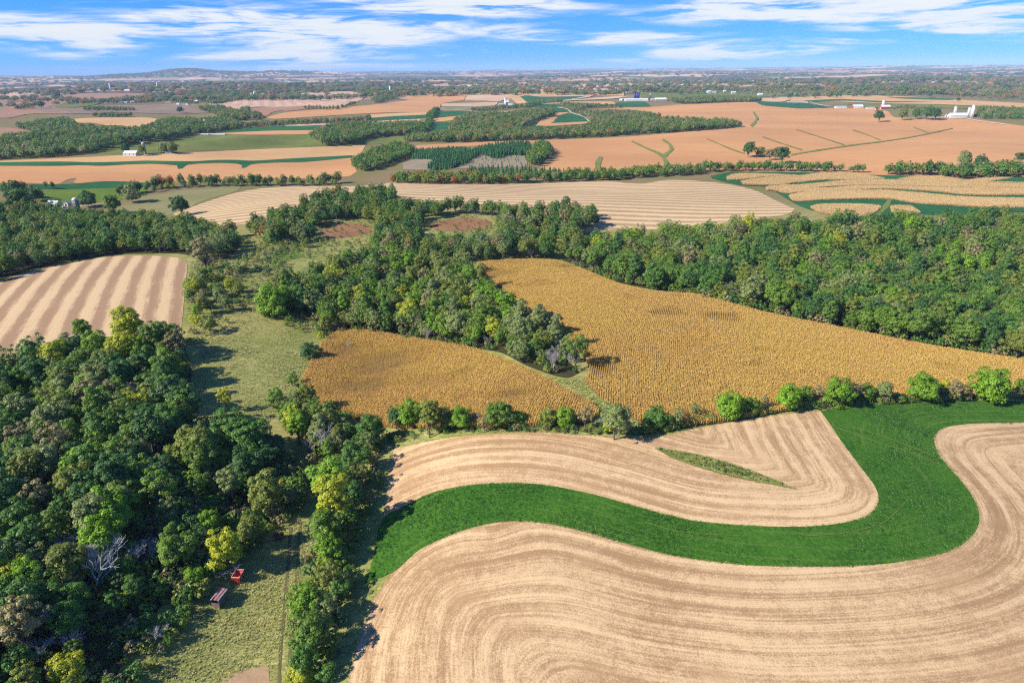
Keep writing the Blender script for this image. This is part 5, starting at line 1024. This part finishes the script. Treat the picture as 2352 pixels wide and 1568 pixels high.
for k, c in enumerate(((.026, .105, .009), (.050, .150, .015), (.018, .080, .007))):
    R = random.Random(40+k); b = MB()
    for i in range(16):
        a = R.uniform(0, 6.28); x, y = R.uniform(-.45, .45), R.uniform(-.45, .45); L = R.uniform(.2, .42); w = R.uniform(.06, .12); dx, dy = math.cos(a), math.sin(a)
        b.add([(x-dy*w, y+dx*w, 0), (x+dy*w, y-dx*w, 0), (x+dx*L*.6+dy*w, y+dy*L*.6-dx*w, L), (x+dx*L*.6-dy*w, y+dy*L*.6+dx*w, L*.95)], [(0, 1, 2, 3)])
    template(HY, 'h%d' % k, mesh('hay_plant', b.v, b.f, leafmat('hay_%d' % k, c, .4, .3)))
fill('hay_crop', 'leafy hay growing on the winding deep green strip', 'crop', [(838, 1338), (858, 1280)]+UPP+[(1930, 936), (2000, 928), (2080, 923), (2150, 920), (2352, 922), (2420, 924)]+[p for p in LOW[::-1][:-4] if p[0] < 2400], .8, .5, .9, HY, 3)
for k, ln in enumerate(([(1925, 985), (2010, 1015), (2100, 1045), (2200, 1085)], [(1935, 975), (2040, 1008), (2150, 1050)], [(1850, 1232), (1940, 1225), (2030, 1200), (2075, 1160)], [(1480, 1200), (1560, 1222), (1700, 1232)])):
    strip('wheel_track', ln, 2.2, 1.6, 'grassline', 4, ('long faint wheel mark across the hay strip bend', 'second faint wheel mark above the long one', 'curved pale wheel mark at the hay strip elbow', 'faint wheel mark in the narrow hay strip')[k])
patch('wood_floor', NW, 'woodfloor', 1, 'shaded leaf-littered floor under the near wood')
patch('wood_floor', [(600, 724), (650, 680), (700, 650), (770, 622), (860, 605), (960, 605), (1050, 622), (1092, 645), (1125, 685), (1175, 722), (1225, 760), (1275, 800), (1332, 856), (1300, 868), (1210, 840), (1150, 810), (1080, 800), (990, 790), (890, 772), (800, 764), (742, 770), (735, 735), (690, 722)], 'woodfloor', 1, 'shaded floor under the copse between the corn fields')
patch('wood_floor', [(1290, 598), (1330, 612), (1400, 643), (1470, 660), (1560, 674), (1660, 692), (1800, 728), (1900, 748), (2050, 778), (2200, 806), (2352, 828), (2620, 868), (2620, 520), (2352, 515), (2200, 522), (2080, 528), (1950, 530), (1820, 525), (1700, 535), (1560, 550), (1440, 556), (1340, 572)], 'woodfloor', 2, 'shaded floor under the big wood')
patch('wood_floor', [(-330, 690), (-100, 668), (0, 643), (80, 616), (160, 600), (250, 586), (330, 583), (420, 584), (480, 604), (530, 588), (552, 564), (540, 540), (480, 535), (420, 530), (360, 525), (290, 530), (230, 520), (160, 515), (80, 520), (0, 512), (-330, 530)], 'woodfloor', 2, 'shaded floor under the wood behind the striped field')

# ---------------------------------------------------------------- paint for built things
PS = .85
def paint(name, col, rough=.6, var=.25, dirt=(.12, .10, .08), metal=0, sc=1.2):
    m, t = newmat(name); p = t.n('ShaderNodeTexCoord').outputs['Object']
    col = tuple(x*PS for x in col)
    n = t.noise(p, sc, 5, .65); c = t.mix(t.m('MULTIPLY', t.ramp(n, .45, .8), var), col, dirt)
    t.out(t.bsdf(c, rough, .3, metal)); return m
PM = dict(white=paint('white_paint', (.72, .72, .70)), whiteroof=paint('white_metal_roof', (.70, .71, .72), .45), red=paint('barn_red', (.42, .045, .04)), redwagon=paint('red_orange_enamel', (.78, .05, .015), .4, .15), rim=paint('grey_white_rim', (.62, .63, .66), .5),
          darkred=paint('faded_red', (.26, .05, .04), .7, .4), grey=paint('grey_metal', (.40, .42, .44), .5), slate=paint('slate_roof', (.15, .155, .17), .8), concrete=paint('concrete_staves', (.52, .50, .46), .9, .3), blue=paint('dark_blue_silo', (.02, .03, .16), .4, .1),
          rust=paint('rusty_roof_sheet', (.32, .07, .045), .8, .5, (.36, .34, .33)), zinc=paint('grey_roof_sheet', (.46, .46, .46), .6, .5, (.28, .12, .08)), steelblue=paint('blue_grey_sheet', (.06, .09, .17), .6, .4), plank=paint('weathered_plank', (.24, .17, .13), .9, .5), dark=paint('dark_opening', (.012, .012, .014), .9, 0), tyre=paint('tyre_rubber', (.02, .02, .02), .9, .2),
          glass=paint('window_glass', (.03, .04, .055), .15, 0), orange=paint('orange_roof', (.55, .10, .04), .7), cream=paint('cream_paint', (.60, .55, .42)), brick=paint('brick_chimney', (.30, .12, .08), .9), galv=paint('galvanised_dome', (.60, .60, .60), .35, .2))
def at(u, v): b = unproj([(u, v)])[0]; return (float(b[0]), float(b[1]), float(hgt(*b)))
def scale_at(u, v): p = at(u, v); return project([p])[0, 2]/FU

# red gravity wagon
def gravity_wagon(loc, rz):
    e = empty('gravity_wagon', loc, rz)
    L, Wd, zt, zm = 3.1, 2.25, 2.45, 1.75
    def ring(l, w, z, dx=0): return [Vector((-l/2+dx, -w/2, z)), Vector((l/2+dx, -w/2, z)), Vector((l/2+dx, w/2, z)), Vector((-l/2+dx, w/2, z))]
    o = [ring(1.1, .9, .95), ring(L, Wd, zm), ring(L, Wd, zt-.22)]; i = [ring(1.0, .8, 1.0), ring(L-.1, Wd-.1, zm+.02), ring(L-.1, Wd-.1, zt-.22)]
    V = [p for r in o for p in r]+[p for r in i for p in r]; Fc = []
    for k in range(2):
        for j in range(4):
            a = k*4+j; b = k*4+(j+1) % 4; Fc.append((a, b, b+4, a+4)); Fc.append((12+a, 12+a+4, 12+b+4, 12+b))
    for j in range(4): a, b = 8+j, 8+(j+1) % 4; Fc.append((a, b, b+12, a+12))
    Fc += [(3, 2, 1, 0), (12, 13, 14, 15)]
    MB().add(V, Fc).build('hopper', PM['redwagon'], e)
    r = MB(); t = .09
    for c, d in (((0, -Wd/2+.01, zt-.11), (L+.06, .07, .22)), ((0, Wd/2-.01, zt-.11), (L+.06, .07, .22)), ((-L/2+.01, 0, zt-.11), (.07, Wd-.06, .22)), ((L/2-.01, 0, zt-.11), (.07, Wd-.06, .22))): r.box(c, d)
    r.build('rim', PM['rim'], e)
    MB().box((0, 0, 1.35), (.07, .9, .5)).build('divider', PM['redwagon'], e)
    MB().tube([(0, .3, 1.2), (0, .98, .85)], [.28, .22], 4).build('chute', PM['redwagon'], e)
    c = MB(); c.box((0, -.42, .72), (3.2, .12, .16)); c.box((0, .42, .72), (3.2, .12, .16))
    for x in (-1.15, 1.15): c.box((x, 0, .55), (.14, 1.75, .14))
    for x in (-.9, .9):
        for y in (-.42, .42): c.box((x, y, 1.05), (.1, .08, .55))
    c.build('running_gear', PM['redwagon'], e)
    MB().tube([(-1.6, 0, .62), (-3.2, 0, .35)], [.06, .05], 6).build('tongue', PM['darkred'], e)
    for x in (-1.15, 1.15):
        for y in (-.92, .92):
            w = MB().lathe([(.20, -.11), (.36, -.11), (.40, -.06), (.40, .06), (.36, .11), (.20, .11)], k=16); w.v = [(a+x, c_+y, b_+.40) for a, b_, c_ in w.v]
            wo = w.build('wheel', PM['tyre'], e)
            h = MB().lathe([(.05, -.12), (.20, -.115), (.20, .115), (.05, .12)], k=12); h.v = [(a+x, c_+y, b_+.40) for a, b_, c_ in h.v]; h.build('rim', PM['rim'], wo)
    tag(e, 'red gravity grain wagon with a grey-white rim, parked beside the wood', 'wagon')
gravity_wagon(at(549, 1332), rad(87))
# old covered box wagon with a rusty sheet roof
def box_wagon(loc, rz):
    e = empty('box_wagon', loc, rz); L, Wd, zb, zt = 4.2, 2.1, .55, 2.75
    for y, nm in ((-Wd/2, 'side_wall'), (Wd/2, 'side_wall')):
        b = MB()
        b.box((0, y, (zb+zt)/2), (L, .05, zt-zb)); b.build(nm, PM['steelblue'], e)
    for x in np.linspace(-L/2+.04, L/2-.04, 7):
        for s in (-1, 1): MB().box((x, s*(Wd/2+.06), (zb+zt)/2), (.09, .07, zt-zb+.1)).build('stake', PM['dark'] if s > 0 else PM['plank'], e)
    MB().box((L/2-.02, 0, (zb+zt)/2), (.05, Wd-.1, zt-zb)).build('end_wall', PM['steelblue'], e)
    for k, z in enumerate((.70, 1.04, 1.40, 1.78)): MB().box((-L/2-.03, (.02, -.03, .03, -.02)[k], z), (.05, Wd-.12, .2)).build('plank', PM['plank'], e)
    MB().box((0, 0, zb-.05), (L, Wd, .08)).build('floor_deck', PM['plank'], e)
    n = 6
    for k in range(n):
        y0 = -Wd/2-.12+(Wd+.24)*k/n; w = (Wd+.24)/n; yc = y0+w/2; z = zt+.08+.16*(1-abs(yc)/(Wd/2))
        rt = Matrix.Rotation(-math.copysign(.15, yc), 3, 'X'); mt = PM['zinc'] if k in (0, 2, 5) else PM['rust']
        b = MB(); ln = L+.25 if k != 4 else L-.9
        b.box((0 if k != 4 else .55, yc, z), (ln, w-.015, .03), rt)
        for q in (-.3, 0, .3): b.box((0 if k != 4 else .55, yc+q*w, z+.025-q*w*math.copysign(.15, yc)), (ln, .03, .03), rt)
        b.build('roof_sheet', mt, e)
    c = MB(); c.box((0, -.45, .42), (L, .1, .14)); c.box((0, .45, .42), (L, .1, .14))
    for x in (-1.3, 1.3): c.box((x, 0, .36), (.12, 1.8, .12))
    c.build('running_gear', PM['plank'], e)
    for x in (-1.3, 1.3):
        for y in (-.95, .95):
            w = MB().lathe([(.06, -.1), (.32, -.1), (.36, -.05), (.36, .05), (.32, .1), (.06, .1)], k=14); w.v = [(a+x, c_+y, b_+.36) for a, b_, c_ in w.v]; w.build('wheel', PM['tyre'], e)
    tag(e, 'old box wagon with rusty sheet roof and slatted end, nearest the camera', 'wagon')
box_wagon(at(507, 1384), rad(80))
# worn red implement half in the shade
def spreader(loc, rz):
    e = empty('manure_spreader', loc, rz); L, Wd = 2.9, 1.5
    b = MB()
    for s in (-1, 1): b.box((0, s*Wd/2, 1.05), (L, .06, .55), Matrix.Rotation(s*.15, 3, 'X'))
    b.box((-L/2, 0, 1.05), (.06, Wd, .6)); b.box((0, 0, .78), (L, Wd, .06)); b.build('box', PM['darkred'], e)
    MB().tube([(L/2-.1, -Wd/2, 1.15), (L/2-.1, Wd/2, 1.15)], [.16, .16], 8).build('beater', PM['rust'], e)
    MB().tube([(-L/2, 0, .7), (-L/2-1.7, 0, .4)], [.07, .05], 6).build('tongue', PM['darkred'], e)
    for y in (-.85, .85):
        w = MB().lathe([(.08, -.1), (.40, -.1), (.46, -.05), (.46, .05), (.40, .1), (.08, .1)], k=16); w.v = [(a+.5, c_+y, b_+.46) for a, b_, c_ in w.v]; w.build('wheel', PM['tyre'], e)
    tag(e, 'faded red farm implement half in shade at the meadow edge', 'implement')
spreader(at(641, 1236), rad(8))
def fallen(loc, rz):
    R = random.Random(8); b = MB(); d = Vector((1, .1, .06))
    b.tube([(-2.5, 0, .25), (0, .1, .45), (2.6, .2, .6)], [.2, .15, .1], 7)
    for i in range(9): branches(b, R, Vector((R.uniform(-1.5, 2.6), .1, .5)), Vector((R.uniform(.3, 1), R.gauss(0, .8), R.uniform(.05, .5))), R.uniform(1.6, 2.8), .085, 2, .5, .02)
    o = b.build('fallen_branch', DEAD); o.location = loc; o.rotation_euler.z = rz
    tag(o, 'pale fallen dead branches lying behind the red gravity wagon', 'branch')
fallen(at(512, 1316), rad(12))
o = obj('fallen_tree', BARE[1], None, at(797, 797), .4, (.45, .45, .3)); tag(o, 'dark dead snag standing in the smaller corn field', 'tree')

# ---------------------------------------------------------------- farm buildings
def gable(name, label, cat, uv, L, Wd, Hw, rz, wall='white', roof='whiteroof', pitch=.45, door=True, windows=3, chimney=False, group=None, ends=None, over=.35):
    e = empty(name, at(*uv), rz); hr = Wd/2*pitch
    V = [(-L/2, -Wd/2, -.8), (L/2, -Wd/2, -.8), (L/2, Wd/2, -.8), (-L/2, Wd/2, -.8), (-L/2, -Wd/2, Hw), (L/2, -Wd/2, Hw), (L/2, Wd/2, Hw), (-L/2, Wd/2, Hw)]
    MB().add(V, [(0, 1, 5, 4), (2, 3, 7, 6), (3, 2, 1, 0)]).build('wall', PM[wall], e)
    MB().add([V[0], V[3], V[7], (-L/2, 0, Hw+hr), V[4]], [(0, 4, 3, 2, 1)]).build('gable_end', PM[ends or wall], e)
    MB().add([V[1], V[2], V[6], (L/2, 0, Hw+hr), V[5]], [(0, 1, 2, 3, 4)]).build('gable_end', PM[ends or wall], e)
    r = MB(); th = .18
    for s in (-1, 1):
        y1 = s*(Wd/2+over); z1 = Hw-over*pitch*1.0
        a = [(-L/2-over, y1, z1), (L/2+over, y1, z1), (L/2+over, 0, Hw+hr), (-L/2-over, 0, Hw+hr)]
        r.add(a+[(x, y, z+th) for x, y, z in a], [(4, 5, 6, 7), (3, 2, 1, 0), (0, 1, 5, 4), (1, 2, 6, 5), (3, 0, 4, 7)])
    ro = r.build('roof', PM[roof], e)
    if chimney: MB().box((L*.2, 0, Hw+hr+.4), (.7, .7, 1.6)).build('chimney', PM['brick'], ro)
    if door: MB().box((-L/2-.04, 0, min(Hw, 3.6)*.45), (.08, min(Wd*.42, 4.2), min(Hw, 3.6)*.9)).build('door', PM['dark' if wall != 'red' else 'white'], e)
    for k in range(windows):
        for s in (-1, 1):
            w = MB().box((-L/2+L*(k+.5)/windows, s*(Wd/2+.04), Hw*.55), (min(1.4, L*.09), .08, min(1.3, Hw*.4))).build('window', PM['glass'], e)
    tag(e, label, cat, group); return e
def silo(label, uv, d, h, mat='concrete', dome='galv', group=None, name='silo'):
    e = empty(name, at(*uv)); r = d/2
    b = MB().lathe([(r, -.8), (r, h)], k=20).build('barrel', PM[mat], e, True)
    MB().lathe([(r*1.02, h), (r*.92, h+r*.35), (r*.6, h+r*.7), (r*.15, h+r*.88), (.05, h+r*.9)], k=20).build('dome', PM[dome], e, True)
    hp = MB()
    for k in range(max(3, int(h/2.2))): hp.lathe([(r+.05, h*(k+.5)/max(3, int(h/2.2))), (r+.05, h*(k+.5)/max(3, int(h/2.2))+.12)], k=20)
    hp.build('hoops', PM['grey' if mat != 'blue' else 'blue'], e)
    MB().box((r*.35, -r-.25, h/2), (.8, .6, h)).build('chute', PM[dome], e)
    tag(e, label, 'silo', group)
P_ = lambda fn, x, y: fn([(x, y)])[0]
# white farmhouse in the trees
gable('farmhouse', 'white two-storey farmhouse with grey roof among trees', 'house', (128, 482), 11, 7.5, 6.2, rad(-8), 'white', 'grey', .9, windows=3, chimney=True)
gable('farmhouse_wing', 'small white wing in front of the two-storey farmhouse', 'house', (141, 486), 7, 5, 3.6, rad(-8), 'white', 'white', .7, windows=2)
gable('farm_shed', 'low grey-roofed shed between farmhouse and silo', 'shed', (158, 486), 14, 8, 3.0, rad(10), 'grey', 'slate', .35)
gable('garage', 'small white gabled garage right of the farmhouse', 'garage', (156, 472), 5, 4.5, 2.6, rad(80), 'white', 'white', .8, windows=1)
silo('tall stave silo with pale dome beside the white farmhouse', (180, 492), 6, 14, 'plank')
# white shed and silo at the pasture
gable('machine_shed', 'white roofed machine shed at the foot of the rolling pasture', 'shed', (303, 357), 20, 12, 3.6, rad(-4), 'white', 'whiteroof', .55)
silo('tall pale silo standing right of the white machine shed', (333, 354), 5, 15.5)
gable('small_shed', 'small grey shed under the olive tree by the pasture', 'shed', (389, 352), 10, 6, 3, 0, 'grey', 'zinc', .4)
gable('feed_shed', 'very long low white feed shed on top of the pasture', 'shed', P_(B1, 120, 612), 62, 5, 1.8, rad(2), 'white', 'whiteroof', .3)
gable('feed_shed', 'shorter low white shed left of the long feed shed', 'shed', P_(B0, 2130, 614), 26, 6, 2.2, rad(4), 'white', 'whiteroof', .3)
# farm in the valley woods
for k, (x, l, w, h) in enumerate(((2085, 18, 10, 5), (2120, 12, 8, 6), (2180, 16, 9, 4), (2280, 14, 8, 5))): gable('valley_barn', ORD[k]+' white building from the left at the farm in the valley woods', 'barn', P_(B0, x+20, 518), l, w, h, rad(20*k), 'white', ('whiteroof', 'slate', 'grey', 'whiteroof')[k], .5, group='valley farm')
for k, x in enumerate((2155, 2228)): silo(('left' if k == 0 else 'right')+' white silo at the farm in the valley woods', P_(B0, x, 516), 5.5, 13, 'white')
# long white barn with three silos
gable('dairy_barn', 'long white barn with a row of windows beside three silos', 'barn', P_(B4, 1660, 430), 46, 12, 6.5, rad(-3), 'white', 'whiteroof', .75, windows=12)
gable('milk_house', 'small white milk house at the end of the long white barn', 'shed', P_(B4, 1535, 422), 9, 7, 3.5, rad(60), 'white', 'white', .6, windows=2)
silo('shorter concrete silo behind the long white barn', P_(B4, 1619, 410), 7, 20, 'concrete')
silo('left one of the two silos at the barn end', P_(B4, 1762, 425), 6.5, 21, 'concrete'); silo('tallest white silo at the end of the long barn', P_(B4, 1798, 430), 7, 27, 'white')
gable('blue_shed', 'small dark blue shed right of the tallest silo', 'shed', P_(B4, 1835, 422), 8, 6, 4, 0, 'blue', 'darkred', .6)
# red barn farm
gable('pole_barn', 'white roofed pole barn with red gable, right-hand farm', 'barn', P_(B4, 600, 330), 30, 20, 6, rad(175), 'white', 'whiteroof', .4, ends='red')
gable('red_barn', 'red barn with white roof and pale walls below the small silo', 'barn', P_(B4, 890, 338), 28, 12, 6, rad(2), 'red', 'whiteroof', .8)
gable('red_shed', 'small red shed left of the red barn', 'shed', P_(B4, 800, 348), 9, 7, 3, rad(30), 'red', 'red', .6)
gable('grey_barn', 'low grey-white roofed barn at the left of the red barn farm', 'barn', P_(B4, 425, 335), 34, 18, 4.5, rad(-4), 'white', 'grey', .35)
gable('calf_shed', 'open fronted white calf shed in the red barn farm', 'shed', P_(B4, 735, 338), 24, 9, 3.6, rad(-6), 'white', 'grey', .35)
silo('pale silo behind the red barn', P_(B4, 868, 322), 8, 18, 'concrete')
# dairy on the hill
gable('dairy_barn', 'long white dairy barn in front of dark blue silos', 'barn', P_(B3, 420, 258), 66, 18, 6, rad(2), 'white', 'whiteroof', .4, windows=8)
gable('dairy_barn', 'white barn left of the dark blue silos', 'barn', P_(B3, 310, 250), 26, 14, 5, rad(40), 'white', 'whiteroof', .4)
gable('dairy_barn', 'white barn between the blue silos and the lone dark silo', 'barn', P_(B3, 525, 255), 34, 16, 6, rad(-5), 'white', 'whiteroof', .4)
gable('hoop_shed', 'pale grey hoop shed right of the dairy', 'shed', P_(B3, 705, 252), 44, 18, 5, rad(5), 'grey', 'whiteroof', .6)
gable('dairy_shed', 'small white shed at the right end of the dairy', 'shed', P_(B3, 625, 250), 18, 10, 4, rad(10), 'white', 'whiteroof', .4)
for k, x in enumerate((437, 455, 473)): silo(ORD[k]+' from the left of three dark blue silos at the dairy', P_(B3, x, 236), 8.5, 24, 'blue', 'blue')
silo('lone dark silo at the right of the dairy', P_(B3, 597, 246), 8, 20, 'blue', 'galv')
gable('bunker_silo', 'long white covered silage bunker above the green field', 'bunker', P_(B3, 2140, 274), 78, 16, 2, rad(-3), 'white', 'whiteroof', .15, door=False, windows=0)
# pointed white farmstead
gable('steep_barn', 'white barn with a steep pointed roof in the centre', 'barn', P_(B2, 1120, 296), 16, 16, 10, rad(20), 'white', 'white', 1.1)
gable('low_barn', 'low white barn left of the pointed one', 'barn', P_(B2, 1060, 300), 22, 10, 4, rad(10), 'white', 'grey', .5); gable('low_barn', 'low grey barn right of the pointed one', 'barn', P_(B2, 1160, 298), 18, 10, 4, rad(-10), 'white', 'grey', .5)
silo('pale silo behind the pointed white barn', P_(B2, 1105, 286), 7, 20, 'white')
# farm on the striped stubble hill
for k, x in enumerate((575, 588, 545)): silo(('left tall', 'right tall', 'short')[k]+' white silo at the head of the striped stubble hill', P_(B1, x, 222), 8, (28, 30, 20)[k], 'white')
for k, (x, y, l) in enumerate(((440, 200, 40), (480, 212, 24), (660, 200, 26), (740, 190, 30), (770, 185, 20))): gable('hill_barn', ORD[k]+' white building from the left by the striped stubble hill', 'barn', P_(B1, x, y), l, 14, 6, rad(15*k), 'white', ('whiteroof', 'grey')[k % 2], .5, group='stubble hill farm')
# farm left of the upland
gable('far_barn', 'white barn with a blue-grey roof left of the central upland', 'barn', P_(B1, 2025, 178), 44, 18, 9, rad(5), 'white', 'grey', .5); gable('far_barn', 'smaller white barn left of the blue-grey roofed one', 'barn', P_(B1, 1920, 172), 26, 14, 6, 0, 'white', 'whiteroof', .5)
silo('white silo over the blue-grey roofed barn', P_(B1, 1998, 170), 9, 34, 'white')
# hamlet on the hillside
HM = [(1060, 262, 'white'), (1140, 245, 'white'), (1190, 252, 'red'), (1275, 285, 'white'), (1320, 283, 'white'), (1345, 252, 'white'), (1390, 280, 'white'), (1480, 222, 'cream'), (1530, 218, 'white'), (1600, 212, 'grey'), (1660, 188, 'white'), (1690, 225, 'white'), (1720, 250, 'white'), (1770, 276, 'cream'), (1875, 297, 'white'), (1970, 296, 'white'), (2080, 185, 'white'), (2065, 272, 'grey'), (2340, 210, 'white'), (2290, 255, 'grey')]
RF = ['slate', 'grey', 'whiteroof', 'slate', 'zinc']
for k, (x, y, c) in enumerate(HM):
    if k == 13: gable('hamlet_house', 'house with a bright orange roof in the hillside hamlet', 'house', P_(B0, x, y), 24, 12, 4, rad(3), 'cream', 'orange', .5); continue
    gable('hamlet_house', ORD[k]+' house from the left in the hillside hamlet', 'house', P_(B0, x, y), random.uniform(11, 20), random.uniform(8, 11), random.uniform(4, 6.5), random.uniform(-.5, .8), c, RF[k % 5], .7, windows=3, group='hamlet houses')
gable('machine_shed', 'long white shed behind the reddish brown field', 'shed', P_(B0, 1015, 152), 54, 18, 7, rad(2), 'white', 'whiteroof', .4); silo('tall white silo on the upland above the hamlet', P_(B0, 1163, 150), 9, 46, 'white'); silo('tall silo at the wood above the hamlet', P_(B0, 1656, 130), 9, 44, 'white'); gable('far_barn', 'white barn above the hamlet near a road', 'barn', P_(B0, 1340, 155), 34, 16, 8, 0, 'white', 'whiteroof', .5)
# far village and scattered far farms
R_ = random.Random(4); k = 0
VL = sorted([(R_.uniform(590, 1060), R_.uniform(96, 126)) for _ in range(26)]+[(1300, 130), (1480, 112), (1690, 135), (1760, 132), (2045, 150), (2125, 152), (2235, 156)])
for k, (x, y) in enumerate(VL): gable('village_building', ORD[k]+' building from the left in the far village', 'house', P_(B2, x, y), R_.uniform(16, 34), R_.uniform(12, 16), R_.uniform(6, 9), R_.uniform(-.6, .6), R_.choice(['white', 'white', 'cream', 'grey']), R_.choice(RF), .6, windows=0, group='far village')
FF = sorted([(1213, 232), (1240, 231), (1400, 229), (1430, 230), (1510, 240), (1570, 241), (1640, 242)] and [P_(B3, x, y) for x, y in ((800, 94), (850, 80), (920, 98), (680, 102), (1215, 170), (1265, 175), (1390, 165), (1470, 180), (1750, 200), (2140, 198), (1040, 30), (1410, 36), (260, 92), (20, 150), (100, 152), (630, 155))]+[P_(B4, x, y) for x, y in ((1070, 60), (1220, 56), (1400, 72), (1590, 96), (1610, 84), (1620, 48), (630, 48), (2130, 10))]+[P_(B1, x, y) for x, y in ((680, 66), (840, 46), (900, 44), (930, 58), (1340, 22), (1910, 14), (1590, 132))]+[P_(B0, x, y) for x, y in ((550, 14), (1580, 40), (120, 158), (870, 172))]+[P_(B2, x, y) for x, y in ((980, 14), (1010, 10), (960, 20), (1690, 82), (1900, 84), (2300, 92), (1800, 80), (240, 60))])
for k, (u, v) in enumerate(FF):
    sz = scale_at(u, v); gable('far_farm_building', ORD[k]+' pale farm building from the left among those near the skyline', 'barn', (u, v), max(22, sz*R_.uniform(4, 7)), max(14, sz*2.4), max(7, sz*1.3), R_.uniform(-.4, .4), R_.choice(['white', 'white', 'cream']), R_.choice(['whiteroof', 'grey', 'whiteroof']), .5, windows=0, group='farms near the skyline')
# power pole by the soybean wood
def pole(uv, label, h=11):
    e = empty('power_pole', at(*uv)); MB().tube([(0, 0, -.5), (0, 0, h)], [.22, .15], 6).build('post', PM['plank'], e); MB().box((0, 0, h-.9), (2.4, .14, .16)).build('crossarm', PM['plank'], e); tag(e, label, 'pole')
pole(P_(B2, 1207, 672), 'pale power pole in front of the central wood', 26); pole(P_(B0, 1982, 775), 'thin power pole on the rolling pasture', 13)

# ---------------------------------------------------------------- air
def haze():
    x, y0, y1, z0, z1 = 43000, -43000, 43000, -75, 330
    m = bpy.data.materials.new('haze_air'); m.use_nodes = True; t = NT(m.node_tree)
    pv = t.n('ShaderNodeVolumePrincipled', {'Color': (.50, .72, 1.0), 'Density': 3.6e-5, 'Anisotropy': -.15}); o = t.n('ShaderNodeOutputMaterial'); t.put(o.inputs['Volume'], pv.outputs[0])
    b = MB().box((0, 0, (z0+z1)/2), (2*x, y1-y0, z1-z0)); ob = b.build('haze', m)
    tag(ob, 'thin blue haze lying over the far country', 'haze', kind='stuff')
haze()
